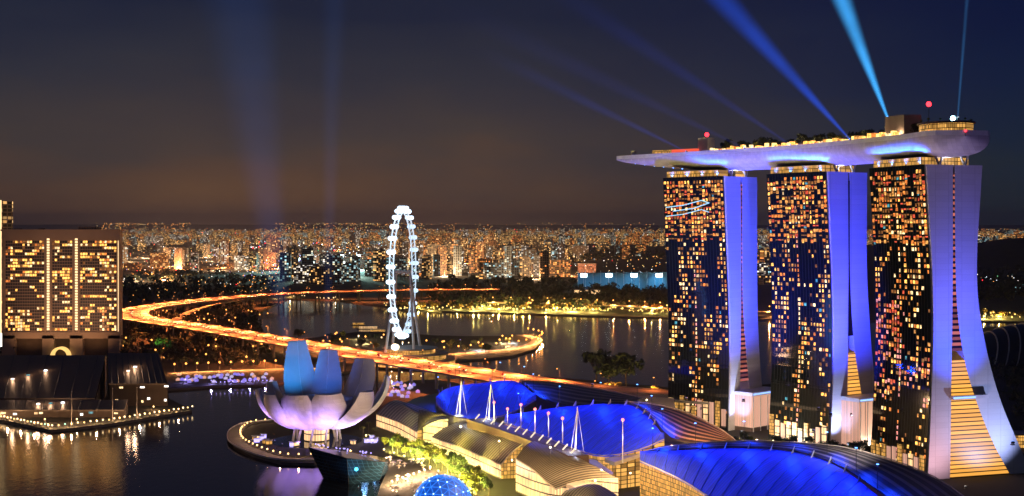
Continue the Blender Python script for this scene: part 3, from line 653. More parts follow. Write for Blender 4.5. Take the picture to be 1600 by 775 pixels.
# off > 0 : the side on the right hand when walking north; west side (towards the water) is off < 0
def parkbox(name, s, off, d, z, m):
    p, a = onpark(s, off); return MB().box((p.x, p.y, DZ+z+d[2]/2), d, a, 0).build(name, m, sp)
LIFT = mat('lift core render', (.16, .13, .14), .8)
parkbox('lift_core', s_at(1417), -3, (20, 13, 15), 0, LIFT); parkbox('lift_core', s_at(1106), -2, (10, 8, 12.5), 0, mat('pale lift core', (.6, .6, .65), .7))
parkbox('rooftop_restaurant', s_at(1080), -5, (24, 11, 4.2), 0, glow('red restaurant light', (1, .12, .06), .8)); parkbox('rooftop_restaurant', s_at(1048), -3, (26, 9, 4.2), 0, SHOPG)
b = MB(); ring = []
for k in range(40):
    a = 2*math.pi*k/40; c = afr[5]; ring.append(c[0]+c[1]*(19*math.cos(a))+c[2]*(15*math.sin(a)))
b.prism([(p.x, p.y) for p in ring], DZ+.02, DZ+6.2); b.build('rooftop_restaurant', SHOPG, sp)
b = MB(); b.prism([(axis[5].x+(p.x-axis[5].x)*1.08, axis[5].y+(p.y-axis[5].y)*1.08) for p in ring], DZ+6.25, DZ+7.4); b.build('restaurant_roof', mat('restaurant roof', (.12, .1, .1), .7), sp)
rr = random.Random(21)
for k in range(52):   # lit bar counters and pool edge lamps along the west side
    s = .16+k*.0108; p, a = onpark(s, -15.5+rr.uniform(-1, 1)); hh = rr.uniform(1.2, 4.2)
    MB().box((p.x, p.y, DZ+hh/2+.4), (rr.uniform(1.4, 3.2), 3, hh), a).build('bar_pavilion', rr.choice((AMB2, AMB, AMB2, AMB, YEL, ORG, AMBM)), sp)
for s, off, z in ((s_at(1441), 5, 21.5), (s_at(1107), -2, 15)):
    p, a = onpark(s, off); MB().tube(p, p+Vector((0, 0, z-1)), .25, .15, 6).build('beacon_mast', DARK, sp); MB().ball(p+Vector((0, 0, z)), 1.7).build('beacon_lamp', REDL, sp)
    lamp_light('beacon_glow', 'POINT', p+Vector((0, 0, z))-sp.location, 9000, (1, .02, .03), sp, size=1)
for s, off in ((.0, 0), (.035, -17), (.035, 17)):
    p, a = onpark(s, off, .9); MB().ball(p, .8).build('beacon_lamp', REDL, sp)
b = MB(); p, a = onpark(.955, 0); b.tube(p, p+Vector((0, 0, 5)), 1.6, 2.4, 10); b.build('lookout_kiosk', mat('pale lift core', (.6, .6, .65), .7), sp)
# blue uplights on the tower roofs washing the hull
for T, nm in ((T1, 'leftmost'), (T2, 'middle'), (T3, 'rightmost')):
    W3, a0, a1 = T[1], T[2][-1][0], T[5][-1][0]
    for k in range(4):
        a = 8+k*14.5; loc = W3(a, a0+1.2, TOPZ+.02); floodlight(loc, W3(a, a0-1.0, TOPZ+14), 170000, (.02, .12, 1), f'blue uplight on the roof of the {nm} hotel tower, {ORD[k]} from its front', BLUL, 130, 1, .9)
for k in range(6):
    p, a = onpark(.82+k*.026, -6+k, 0); i = int((.82+k*.026)*69)
    MB().ball((p.x, p.y, DZ-1.2-keel(.82+k*.026)), .5).build('hull_lamp', BLUL, sp)
# ------------------------------------------------------------------ floods on the towers
def W3off(T, a, v, z): return T[1](a, v, z)
BL, LAV, WB, MAU = (.03, .06, 1), (.16, .14, 1), (.42, .5, 1), (.5, .34, .9)
floodlight(W3off(T1, -62, -62, 34), W3off(T1, 0, 20, 135), 3.4e6, BL, 'blue floodlight on the mall roof aimed at the end wall of the leftmost tower', BLUL, 75, 1, 2)
floodlight(W3off(T1, -13, 3, .1), W3off(T1, 0, 8, 40), 1.7e5, WB, 'pale blue uplight at the foot of the leftmost tower', COOL, 80, 1, 1.5)
floodlight(W3off(T2, -52, -52, 34), W3off(T2, 0, 34, 135), 3.0e6, (.02, .04, 1), 'deep blue floodlight on the mall roof aimed at the right half of the middle tower', BLUL, 75, 1, 2)
floodlight(W3off(T2, -30, -40, 34), W3off(T2, 0, 8, 120), 4.0e5, (.25, .2, 1), 'lavender floodlight on the mall roof aimed at the left half of the middle tower', PURP, 70, 1, 2)
floodlight(W3off(T2, -13, 3, .1), W3off(T2, 0, 8, 40), 1.5e5, WB, 'pale blue uplight at the foot of the middle tower', COOL, 80, 1, 1.5)
floodlight(W3off(T3, -95, 10, 30), W3off(T3, 0, 20, 160), 2.4e5, MAU, 'mauve floodlight in front of the nearest tower aimed at its upper end wall', PURP, 60, 1, 2)
floodlight(W3off(T3, -60, 14, 30), W3off(T3, 0, 22, 95), 8.5e5, (.03, .07, 1), 'blue floodlight in front of the nearest tower aimed at the middle of its end wall', BLUL, 50, 1, 2)
floodlight(W3off(T3, -35, 60, .1), W3off(T3, 0, 42, 38), 1.7e5, WB, 'pale blue floodlight beside the flaring leg of the nearest tower', COOL, 90, 1, 2)
floodlight(W3off(T3, -30, 5, .1), W3off(T3, 0, 6, 35), 6e4, (.9, .5, .6), 'warm uplight at the foot of the nearest tower', WHT, 130, 1, 1.5)
for k, (s, e) in enumerate(((.06, 3.2e5), (.5, 2.8e5), (.78, 2.2e5))):
    p, a = onpark(s, -20); q = Vector((p.x-75, p.y-48, 36)); floodlight(q, (p.x, p.y, 204), e, (.5, .44, .85), 'mauve floodlight on the mall roof aimed at the %s of the roof deck' % ('blunt end', 'middle', 'pointed end')[k], PURP, 42, 1, 2)
# ------------------------------------------------------------------ searchlights and their beams in the night air
def beam_mat(name, col, s, L_, r0, r1, p=1.0, tail=.0):
    t = NT(name); tc_ = t.n('ShaderNodeTexCoord'); s_ = t.n('ShaderNodeSeparateXYZ'); t.l(tc_.outputs['Object'], s_.inputs[0])
    z = t.math('MULTIPLY', s_.outputs[2], 1/L_); r = t.math('MULTIPLY_ADD', z, r1-r0, r0)
    rho = t.math('DIVIDE', t.math('SQRT', t.math('ADD', t.math('MULTIPLY', s_.outputs[0], s_.outputs[0]), t.math('MULTIPLY', s_.outputs[1], s_.outputs[1]))), r)
    core = t.math('MAXIMUM', t.math('SUBTRACT', 1, t.math('MULTIPLY', rho, rho)), 0)
    nzb = t.n('ShaderNodeTexNoise'); nzb.inputs['Scale'].default_value = .025; nzb.inputs['Detail'].default_value = 2; t.l(tc_.outputs['Object'], nzb.inputs['Vector']); core = t.math('MULTIPLY', t.math('POWER', core, 2.3), t.math('MULTIPLY_ADD', nzb.outputs[0], 1.6, .45))
    fade = t.math('POWER', t.math('MAXIMUM', t.math('SUBTRACT', 1, z), 0), p)
    e = t.math('DIVIDE', t.math('MULTIPLY', t.math('MULTIPLY', core, fade), s), r)
    em = t.n('ShaderNodeEmission'); em.inputs[0].default_value = col+(1,); t.l(e, em.inputs[1]); t.l(em.outputs[0], t.out.inputs['Volume'])
    t.mat.cycles.emission_sampling = 'NONE'
    return t.mat
def searchlight(base, aim, L_, r0, r1, col, s, p, label, lens):
    base = Vector(base); t = thing('searchlight', label, 'searchlight', base, 0, 'searchlights'); q = (Vector(aim)-base).to_track_quat('Z', 'Y'); up = Vector((0, 0, 1.6))
    MB().box((0, 0, .15), (1.6, 1.6, .3)).tube((-.9, 0, .2), (-.9, 0, 1.7), .12).tube((.9, 0, .2), (.9, 0, 1.7), .12).build('yoke', DARK, t, org=(0, 0, 0))
    h = MB().tube((0, 0, -.9), (0, 0, .7), .55, .8, 12); h.v = [tuple(q @ Vector(v)+up) for v in h.v]; h.build('drum', DARK, t, org=(0, 0, 0))
    h = MB().tube((0, 0, .71), (0, 0, .8), .72, .72, 12); h.v = [tuple(q @ Vector(v)+up) for v in h.v]; h.build('lens', lens, t, org=(0, 0, 0))
    o = MB().tube((0, 0, 0), (0, 0, L_), r0, r1, 24).build('light_beam', beam_mat('searchlight beam', col, s, L_, r0, r1, p), t, org=(0, 0, 0)); o.location = up; o.rotation_mode = 'QUATERNION'; o.rotation_quaternion = q
    return t
def sl(s, off, z, px, py, dY, L_, r1, col, st, p, label, r0=.8, lens=None):
    b0, a = onpark(s, off, z); tgt = at(px, py, b0.y+dY); d = (tgt-b0).normalized(); return searchlight(b0, b0+d*100, L_, r0, r1, col, st, p, label, lens or BLUL)
sl(s_at(1399), -6, 14.5-1.4, 1303, -30, -10, 210, 19, (.05, .42, 1), .75, .8, 'bright cyan searchlight on the brown lift core above the nearest tower', 1.2)
sl(s_at(1362), -17, 0, 1090, -40, 10, 260, 23, (.012, .10, 1), .30, 1.0, 'blue searchlight on the roof deck between the nearest and the middle tower', .8)
sl(s_at(1264), -17, 0, 980, 60, 20, 240, 16, (.02, .06, .8), .055, 1.2, 'faint blue searchlight on the roof deck above the middle tower', .8)
sl(s_at(1188), -17, 0, 800, 60, 20, 260, 18, (.03, .05, .5), .05, 1.2, 'faint violet searchlight on the roof deck between the middle and the leftmost tower', .8)
sl(s_at(1092), -17, 0, 850, 130, 30, 200, 12, (.02, .09, .9), .07, 1.5, 'faint blue searchlight beside the red lit bar on the roof deck', .8)
sl(.03, 0, 7.4, 1512, -10, 0, 150, 3, (.08, .4, 1), .10, 1.0, 'white searchlight on the round restaurant roof above the nearest tower', .8, COOL)
p, a = onpark(.03, -3, 9); MB().ball(p, 1.6).build('roof_lamp', glow('white blue beacon', (.4, .85, 1), 14), sp)
for px, py, tx, w, st, nm in ((452, 556, 385, 75, .050, 'left'), (447, 553, 340, 60, .028, 'middle'), (511, 551, 522, 34, .034, 'right')):
    b0 = gd(px, py, .02); d = (at(tx, -20, b0.y-40)-b0).normalized(); searchlight(b0, b0+d*100, 720, 5, w, (.035, .13, .5), st*.95, .45, f'{nm} one of three wide blue searchlights behind the lotus museum', BLUL)
# ------------------------------------------------------------------ lotus shaped museum
def sheet(name, g, m, parent, solid=0.0, smooth=False):
    """grid of points as one mesh with UVs along its rows and columns, optionally given a thickness below"""
    b = MB(); b.grid(g); nu, nv = len(g), len(g[0])
    if solid:
        h = [[p-Vector((0, 0, solid)) for p in r] for r in g]; b.grid([r[::-1] for r in h])
        b.grid([h[0], g[0]]); b.grid([g[-1], h[-1]]); b.grid([[r[0] for r in g], [r[0] for r in h]]); b.grid([[r[-1] for r in h], [r[-1] for r in g]])
    o = b.build(name, m, parent, smooth); me = o.data; uv = me.uv_layers.new(name='UVMap')
    N = nu*nv
    for lp in me.loops:
        i = lp.vertex_index % N if lp.vertex_index < (2*N if solid else N) else 0
        uv.data[lp.index].uv = ((i % nv)/(nv-1), (i//nv)/(nu-1))
    return o
MX, MY = (495-CX)/F*958, 958.0
mus = thing('lotus_museum', 'white lotus shaped museum of ten upturned petals standing by the water', 'museum', (MX, MY, 0))
PETAL = panelled('white petal skin', (.72, .7, .72), .5, 2.6, 2.6, .88, line=.05); INNER = mat('grey petal inner face', (.42, .43, .46), .5, var=.12); MUSD = mat('petal roof opening', (.04, .045, .06), .4)
def petal(az, Rr, H, wm, wt, dep, t0=0.0, tmax=86, lab=None):
    A = R(az); rad = Vector((math.cos(A), math.sin(A), 0)); lat = Vector((-math.sin(A), math.cos(A), 0)); n = 18; outer, inner = [], []
    for i in range(n+1):
        t = t0+(1-t0)*i/n; a = R(tmax)*t; k = 1/math.sin(R(tmax)); kk = 1/(1-math.cos(R(tmax)))
        r = 5+(Rr-5)*math.sin(a)*k; z = 12+(H-12)*(1-math.cos(a))*kk
        tr, tz = (Rr-5)*math.cos(a)*k, (H-12)*math.sin(a)*kk; ln = math.hypot(tr, tz); nr, nz = tz/ln, -tr/ln
        w = wm*(.18+.82*math.sin(math.pi*min(.5, t/.62*.5))) if t < .62 else wm+(wt-wm)*((t-.62)/.38)**1.6
        c = Vector((MX, MY, 0))+rad*r+Vector((0, 0, z)); nn = rad*nr+Vector((0, 0, nz)); d = dep*(.3+.7*min(1, w/wm))
        outer.append([c+lat*(w*s)+nn*(d*(1-abs(s)**2.2)) for s in [-1+q/6 for q in range(13)]]); inner.append([c+lat*(w*s)-nn*(.02+.9*(1-abs(s))*(d/6)) for s in (-1, -.5, 0, .5, 1)])
    b = MB(); b.grid(outer); tip = outer[-1]; b.quad(*(list(tip)+list(inner[-1])[::-1][1:-1]))
    o = b.build('petal', PETAL, mus, smooth=False)
    if lab: o['label'] = lab
    q = MB(); q.grid([r[::-1] for r in inner]); q.build('inner_face', INNER, o)
    e = MB(); e.path([r[2]+Vector((0, 0, .05)) for r in inner[6:]], .22, 4); e.build('skylight_line', STEEL, o)
for a in ((120, 39, 69, 13, 6.8, 5), (84, 35, 62, 11.5, 6.4, 5), (52, 49, 55, 15, 10, 5), (14, 50, 45, 12, 6, 5), (-28, 43, 38, 14, 8, 6), (-68, 34, 37.5, 14.5, 9.5, 6), (-107, 34, 37, 14.5, 9, 6), (-145, 36, 36, 14, 8, 6), (178, 41, 37, 9, 4.5, 5), (153, 40, 40, 9, 6, 5)): petal(*a)
b = MB(); g = []
for k in range(25):
    a = 2*math.pi*k/24; g.append([Vector((MX+r*math.cos(a), MY+r*math.sin(a), z)) for r, z in ((1, 13), (9, 12.4), (15, 14.5), (20, 18.5), (24, 24), (26, 30), (22, 29), (8, 23), (1, 21))])
b.grid(g); b.build('bowl', PETAL, mus, smooth=True)
b = MB().tube((MX, MY, .3), (MX, MY, 13), 9, 9, 20); b.build('lobby_glazing', CREAM, mus)
for k in range(10):
    a = 2*math.pi*(k+.3)/10; MB().tube((MX+17*math.cos(a), MY+17*math.sin(a), .2), (MX+15*math.cos(a+.2), MY+15*math.sin(a+.2), 16.5), .9, .7, 8).build('column', STEEL, mus)
for k, (dx, nm) in enumerate(((-9, 'left'), (4, 'middle'), (12, 'right'))):
    MB().box((MX+dx, MY-27+k, 26), (10, 2.4, 2.6), .1*k).build('roof_rim', MUSD, mus)
LIL = (.42, .22, 1)
for k, az in enumerate((-165, -135, -105, -75, -45, -15)):
    a = R(az); p = Vector((MX+30*math.cos(a), MY+30*math.sin(a), .15)); floodlight(p, (MX+22*math.cos(a), MY+22*math.sin(a), 24), (8000, 10000, 11000, 12000, 14000, 14000)[k], LIL if k < 4 else (.72, .55, 1), f'violet uplight under the lotus museum, {ORD[k]} from the left', PURP, 140, 1, 1.1)
for k, (dx, dy) in enumerate(((-46, -6), (-22, -42), (14, -44), (42, -16))):
    floodlight((MX+dx, MY+dy, .3), (MX+dx*.5, MY+dy*.5, 30), 52000, (.40, .24, 1), f'lavender floodlight on the promenade facing the lotus museum, {ORD[k]} from the left', PURP, 70, 1, 1)
floodlight((MX-10, MY-14, 33), (MX-22, MY+28, 52), 130000, (.03, .34, 1), 'blue lamp inside the lotus museum aimed at its tallest left petal', BLUL, 60, 1, 1)
floodlight((MX+2, MY-14, 33), (MX+2, MY+34, 48), 70000, (.04, .2, 1), 'blue lamp inside the lotus museum aimed at its second tall petal', BLUL, 55, 1, 1)
floodlight((MX+8, MY-10, 33), (MX+32, MY+26, 42), 16000, (.1, .14, .6), 'dim blue lamp inside the lotus museum aimed at its right petals', BLUL, 80, 1, 1)
floodlight((MX-34, MY+16, 1), (MX-24, MY+30, 50), 30000, (1, .5, .3), 'warm uplight behind the lotus museum on the back of its tallest petal', SOD, 70, 1, 1)
MB().prism([(MX+33*math.cos(a/20*math.pi*2), MY-2+33*math.sin(a/20*math.pi*2)) for a in range(20)], .01, .12).build('pond', mat('pond water', (.01, .012, .03), .05, var=0))['kind'] = 'structure'
# promenade ring round the museum
ring = [gd(x, y) for x, y in ((560, 712), (520, 714), (490, 717), (440, 716.5), (400, 706), (372, 692), (366, 681), (371, 671), (390, 662), (430, 658), (470, 652))]
rf = deck_frame(resample(smooth_curve(ring, 8), 60))
o = ribbon(rf, [(-5, .03), (5, .03), (5, .25), (-5, .25)]).build('promenade', PAVE, None); o['kind'] = 'structure'
wall = thing('quay_wall', 'curved lit stone quay wall round the museum peninsula', 'quay wall', (rf[30][0].x, rf[30][0].y, 0))
ribbon(rf, [(5.01, -4), (5.6, -4), (5.6, .9), (5.01, .9)]).build('wall', QUAY, wall); ribbon(rf, [(-5.3, .02), (-5.0, .02), (-5.0, 1.0), (-5.3, 1.0)]).build('balustrade', STEEL, wall)

def globe_proto(h, r, m, name='quay_lamp'):
    t = thing(name, 'quay lamp', 'quay lamp'); MB().tube((0, 0, 0), (0, 0, h), .1, .07, 6).box((0, 0, .1), (.4, .4, .2)).build('post', DARK, t, org=(0, 0, 0)); MB().ball((0, 0, h+r*.8), r, 0, 1, 8, 5).build('globe', m, t, org=(0, 0, 0)); return t
gA = globe_proto(2.0, .62, glow('warm quay globe', (1, .58, .2), 3.0)); gW = globe_proto(2.4, .7, glow('pale quay globe', (1, .72, .38), 2.6)); gG = globe_proto(2.4, .6, glow('green quay globe', (.4, 1, .65), 1.8)); gO = globe_proto(5, 1.0, SOD, 'park_lamp'); gP = globe_proto(3.2, .55, PURP, 'park_lamp')
def put(proto, p, label, group, cat='lamp', e=0, col=(1, .6, .3)):
    if not proto.get('used'): o = proto; o['used'] = 1
    else: o = copy_tree(proto)
    o.location = p; tag(o, label, cat, group)
    if e: lamp_light('lamp_light', 'POINT', (0, 0, 3.2 if proto is not gO else 6.6), e, col, o, size=.5)
    return o
for k, i in enumerate(range(1, 59, 2)):
    p, d, s = rf[i]; put(gA, p+s*4.4+Vector((0, 0, .26)), f'warm quay lamp on the museum peninsula edge, {ORD[k]} from its right end', 'quay lamps round the museum', 'quay lamp', 1600 if k % 2 == 0 else 0, (1, .55, .3))
rr = random.Random(4)
for k in range(14):
    a = R(rr.uniform(-200, 20)); r = rr.uniform(36, 44); p = Vector((MX+r*math.cos(a)*1.1, MY+r*math.sin(a)*.75, .3)); o = thing('kiosk', 'small lit kiosk with a flat roof on the museum promenade', 'kiosk', p, rr.uniform(0, 3), 'kiosks by the museum')
    MB().box((0, 0, 1.3), (4, 2.6, 2.6)).build('counter', rr.choice((CREAM, SHOPG, PURP, AMB2)), o, org=(0, 0, 0)); MB().box((0, 0, 2.8), (5, 3.6, .3)).build('roof', STEEL, o, org=(0, 0, 0))
# ------------------------------------------------------------------ crystal pavilion in the water
cp = thing('crystal_pavilion', 'dark faceted glass pavilion rising from the water with cyan light along its foot', 'pavilion', gd(555, 742, -2))
lo = [gd(x, y, -2.5) for x, y in ((506, 749), (545, 758), (592, 754), (606, 740), (565, 728), (514, 733))]
hi = [at(482, 699, 826), at(542, 716, 800), at(603, 722, 806), at(607, 716, 840), at(548, 707, 868), at(488, 697, 850)]
PAVG = panelled('dark faceted glass', (.012, .035, .06), .08, 2.2, 2.2, 4, line=.08)
b = MB()
for i in range(6):
    j = (i+1) % 6; m_ = (lo[i]+lo[j])/2*.35+(hi[i]+hi[j])/2*.65+((lo[i]+lo[j])/2-cp.location).normalized()*1.2
    for q in ((lo[i], lo[j], m_), (lo[j], hi[j], m_), (hi[j], hi[i], m_), (hi[i], lo[i], m_)): b.quad(*q)
c = sum(hi, Vector())/6+Vector((0, 0, 1.5))
for i in range(6): b.quad(hi[i], hi[(i+1) % 6], c)
b.build('glass_shell', PAVG, cp)
for i in range(6):
    j = (i+1) % 6; MB().path([lo[i], hi[i], hi[j]], .18, 5).build('frame', DARK, cp)
for i in (0, 1):
    a, d = lo[i], lo[i+1]; n_ = Vector((d.y-a.y, a.x-d.x, 0)).normalized()*.3
    MB().quad(a.lerp(d, .06)+n_+Vector((0, 0, 3)), a.lerp(d, .94)+n_+Vector((0, 0, 3)), a.lerp(d, .94)+n_*1.6+Vector((0, 0, 6)), a.lerp(d, .06)+n_*1.6+Vector((0, 0, 6))).build('window', panelled('cyan lit glazing', (.02, .1, .12), .3, 1.6, 1.6, .4, line=.2, emit=(.06, .6, .72), es=.75, evar=.8), cp)
b = MB(); rr = random.Random(8)
for k in range(24): q = hi[3].lerp(hi[5], rr.random()).lerp(hi[1].lerp(hi[0], rr.random()), rr.uniform(.1, .4)); b.dot(q+Vector((0, 0, 2.0)), .55)
b.build('terrace_lights', PURP, cp)
floodlight(gd(560, 762, -1.9), hi[1], 9000, (.05, .5, .8), 'teal lamp at the waterline in front of the crystal pavilion', CYAN, 100, 1, .8)
# ------------------------------------------------------------------ waterfront mall
BLUR = panelled('blue roof with floodlight glow', (.05, .08, .55), .5, 2.8, 90, .55, line=.09, emit=(.004, .022, 1), es=.34, evar=.3); LOUVG = louvre('grey roof louvres', (.07, .058, .046), (.30, .25, .18), 34); LOUVV = louvre('pale violet roof louvres', (.2, .2, .26), (.5, .48, .52), 18)  # BLUR's emission stands in for blue floodlight on a metal roof
LOUVB = louvre('brown roof louvres', (.05, .03, .025), (.5, .27, .16), 7, axis='v'); LOUVD = louvre('dark roof louvres', (.018, .016, .016), (.22, .19, .17), 6, axis='v'); EDGE = mat('pale roof edge', (.6, .52, .42), .6)
def pts3(l): return [Vector(((x-CX)/F*((CAMZ-z)*F/(y-HZ)), (CAMZ-z)*F/(y-HZ), z)) for x, y, z in l]
def ruled(bot, top, nu=26, nv=8, bulge=0.0):
    A, B = resample(smooth_curve(pts3(bot), 6), nu), resample(smooth_curve(pts3(top), 6), nu)
    return [[A[i].lerp(B[i], j/nv)+Vector((0, 0, bulge*math.sin(math.pi*j/nv))) for i in range(nu)] for j in range(nv+1)]
def skirt(name, cv, m, parent, z0=0.0, off=0.0):
    b = MB(); b.grid([[Vector((p.x, p.y, z0)) for p in cv], [p-Vector((0, 0, off)) for p in cv]]); return b.build(name, m, parent)
def hall(label, bot, top, lbot, ltop, lm, wallm, bulge, org):
    t = thing('mall_hall', label, 'shopping mall', org); g = ruled(bot, top, 40, 10, bulge)
    sheet('glowing_roof', g, BLUR, t, .8); l = ruled(lbot, ltop, 30, 8, 1.2); sheet('louvre_roof', l, lm, t, .6)
    skirt('front_wall', g[0], wallm, t, 0, .81); skirt('back_wall', l[-1], CONC, t, 0, .62); skirt('back_wall', [r[-1] for r in l], CONC, t, 0, .62); skirt('side_wall', [r[0] for r in g], wallm, t, 0, .82)
    e = MB()
    for i in range(1, 39, 2): e.path([r[i]+Vector((0, 0, .1)) for r in g], .16, 4)
    e.build('roof_ribs', mat('blue roof rib', (.1, .14, .4), .5, var=0), t)
    e = MB(); e.path(g[0][::2]+[g[0][-1]], .35, 5); e.build('roof_edge', EDGE, t)
    e = MB(); e.path([p+Vector((0, 0, .5)) for p in l[-1][::2]]+[l[-1][-1]], .3, 5); e.build('roof_edge', EDGE, t)
    return t, g, l
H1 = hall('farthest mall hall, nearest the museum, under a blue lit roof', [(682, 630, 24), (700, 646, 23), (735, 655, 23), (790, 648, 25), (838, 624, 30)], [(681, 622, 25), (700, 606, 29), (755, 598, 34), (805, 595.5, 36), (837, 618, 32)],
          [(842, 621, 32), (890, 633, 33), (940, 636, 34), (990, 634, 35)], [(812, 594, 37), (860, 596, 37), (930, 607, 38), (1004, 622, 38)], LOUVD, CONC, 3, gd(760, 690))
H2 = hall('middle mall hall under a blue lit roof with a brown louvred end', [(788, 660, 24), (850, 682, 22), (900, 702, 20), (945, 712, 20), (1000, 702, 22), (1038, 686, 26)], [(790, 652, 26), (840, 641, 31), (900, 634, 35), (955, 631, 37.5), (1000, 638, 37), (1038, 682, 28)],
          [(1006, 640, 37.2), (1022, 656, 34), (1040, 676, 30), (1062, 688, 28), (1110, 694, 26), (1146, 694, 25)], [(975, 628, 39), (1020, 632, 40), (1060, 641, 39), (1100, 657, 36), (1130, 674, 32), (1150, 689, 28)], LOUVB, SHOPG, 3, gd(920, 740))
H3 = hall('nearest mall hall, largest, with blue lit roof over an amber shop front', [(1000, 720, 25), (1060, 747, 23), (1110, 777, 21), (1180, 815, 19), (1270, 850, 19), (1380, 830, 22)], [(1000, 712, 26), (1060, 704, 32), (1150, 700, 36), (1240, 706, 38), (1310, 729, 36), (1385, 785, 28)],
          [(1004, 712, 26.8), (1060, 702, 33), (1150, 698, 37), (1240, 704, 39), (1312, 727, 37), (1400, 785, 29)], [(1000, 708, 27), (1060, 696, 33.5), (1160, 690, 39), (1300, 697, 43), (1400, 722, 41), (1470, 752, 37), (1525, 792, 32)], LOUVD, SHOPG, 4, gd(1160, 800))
# saw-tooth fins where blue roof and louvres meet, and the blue lamps along them
for (t, g, l), e, nm, n_ in ((H1, 40000, 'farthest', 5), (H2, 52000, 'middle', 6), (H3, 50000, 'nearest', 7)):
    up = g[-1]
    for k in range(11):
        i = 3+k*3; a, b_ = up[i], up[min(39, i+2)]; h = Vector((0, 0, 3.2))
        inn = (g[-3][i]-up[i]).normalized()*5.0
        MB().faces([a+Vector((0, 0, .3)), a+h, a+inn+Vector((0, 0, .35)), a+Vector((.35, .2, .3)), a+h+Vector((.35, .2, 0)), a+inn+Vector((.35, .2, .35))], ((0, 1, 2), (3, 5, 4), (0, 3, 4, 1), (1, 4, 5, 2), (2, 5, 3, 0))).build('sawtooth_fin', STEEL, t)
    for k in range(n_):
        i = 2+int(k*36/(n_-1)); i = min(37, i); a = up[i]; tgt = g[5][i]; back = (a-tgt); back.z = 0; back.normalize()
        p = a+back*2.5; q = thing('mast_light', f'blue mast lamp on the {nm} mall hall ridge, {ORD[k]} from the left', 'mast light', p+Vector((0, 0, .8)), 0, 'roof mast lights')
        MB().tube((0, 0, 0), (0, 0, 13), .18, .12, 6).build('mast', DARK, q, org=(0, 0, 0)); MB().box((0, 0, 13.1), (1, .7, .3)).build('lamp_head', BLUL, q, org=(0, 0, 0))
        lamp_light('roof_lamp', 'SPOT', (0, 0, 12.6), e*.8, (.006, .04, 1), q, tgt-q.location, 150, 1, .5)
# lower front halls along the promenade
def front(label, bot, top, lm, wm, bulge, org, endw=None):
    t = thing('mall_front_hall', label, 'shopping mall', org); g = ruled(bot, top, 26, 8, bulge)
    sheet('louvre_roof', g, lm, t, .5); skirt('glass_front', g[0], wm, t, 0, .51); skirt('end_wall', [r[-1] for r in g], endw or CREAM, t, 0, .51); skirt('end_wall', [r[0] for r in g], wm, t, 0, .51); skirt('back_wall', g[-1], CONC, t, 0, .51)
    e = MB(); e.path(g[0][::2]+[g[0][-1]], .4, 5); e.build('roof_edge', EDGE, t); e = MB(); e.path([r[-1] for r in g], .4, 5); e.build('roof_edge', EDGE, t); return t, g
A1 = front('low front hall nearest the museum with a pale violet louvred roof', [(588, 647, 10), (622, 659, 10), (652, 675, 10)], [(618, 624, 19), (652, 634, 21), (700, 655, 22)], LOUVV, CREAM, 2, gd(640, 690))
A2 = front('second front hall with grey striped louvres and a cream glass front', [(674, 683, 9), (720, 699, 9), (783, 726, 9)], [(735, 656, 22), (790, 672, 23), (834, 688, 23)], LOUVG, CREAM, 3, gd(750, 740), SHOPG)
A3 = front('third front hall with wide grey louvres and an arched amber end', [(806, 717, 19), (830, 732, 17), (854, 753, 12), (868, 764, 9)], [(834, 689, 25), (880, 705, 25), (922, 724, 24), (966, 748, 18)], LOUVG, CREAM, 2, gd(880, 770))
A4 = front('fourth front hall cut by the picture edge with a dark olive roof', [(868, 790, 14), (900, 800, 14), (930, 830, 14)], [(890, 764, 20), (935, 757, 23), (1000, 800, 22)], LOUVG, CREAM, 2, gd(930, 820))
L1 = ruled([(652, 673, 12), (668, 667, 14), (690, 662, 16), (722, 662, 17)], [(655, 640, 22), (680, 645, 23), (720, 652, 24), (760, 660, 24)], 20, 5, 1.5)
tt = thing('mall_arcade_roof', 'brown louvred arcade roof between the first two front halls', 'roof', gd(700, 700)); sheet('louvre_roof', L1, LOUVG, tt, .5); skirt('lit_arch', L1[0], SHOPG, tt, 2, .51); skirt('end_wall', [r[-1] for r in L1], SHOPG, tt, 0, .51); skirt('back_wall', L1[-1], CONC, tt, 0, .51)
# flat dark roof between the front halls and the blue roofs, the spine with its lit dormers
def slabroof(name, label, outline, z, m, edge=True):
    P = pts3([(x, y, z) for x, y in outline]); t = thing(name, label, 'roof', (P[0].x, P[0].y, 0)); MB().prism([(p.x, p.y) for p in P], (z-2.2 if name == 'roof_terrace' else 0), z).build('roof', m, t); return t
slabroof('mall_flat_roof', 'dark oval flat roof between the violet louvres and the farthest blue roof', [(628, 632), (650, 621), (690, 613), (720, 622), (742, 655), (700, 653), (655, 646)], 19.5, mat('dark flat roof', (.03, .03, .05), .5))
SP = resample(pts3([(742, 654, 25), (800, 672, 25), (850, 690, 25), (905, 712, 25)]), 40); sf = deck_frame(SP)
spine = thing('mall_spine', 'narrow roof spine with a row of slanting lit skylights', 'roof', (SP[0].x, SP[0].y, 0)); ribbon(sf, [(-6, -25), (6, -25), (6, 0), (-6, 0)]).build('roof', mat('spine roof', (.1, .06, .04), .7), spine)
for k in range(13):
    p, d, s_ = sf[1+k*3]; b = MB(); a = p+s_*1.5+Vector((0, 0, .1)); c = p+s_*-1.5+Vector((0, 0, 3.0)); b.faces([a-d*.7, a+d*.7, c+d*.7, c-d*.7, a-d*.7+Vector((0, 0, .5)), a+d*.7+Vector((0, 0, .5)), c+d*.7+Vector((0, 0, .5)), c-d*.7+Vector((0, 0, .5))], ((3, 2, 1, 0), (4, 5, 6, 7), (0, 1, 5, 4), (1, 2, 6, 5), (2, 3, 7, 6), (3, 0, 4, 7)))
    b.build('skylight', glow('warm skylight', (1, .78, .55), .95), spine)
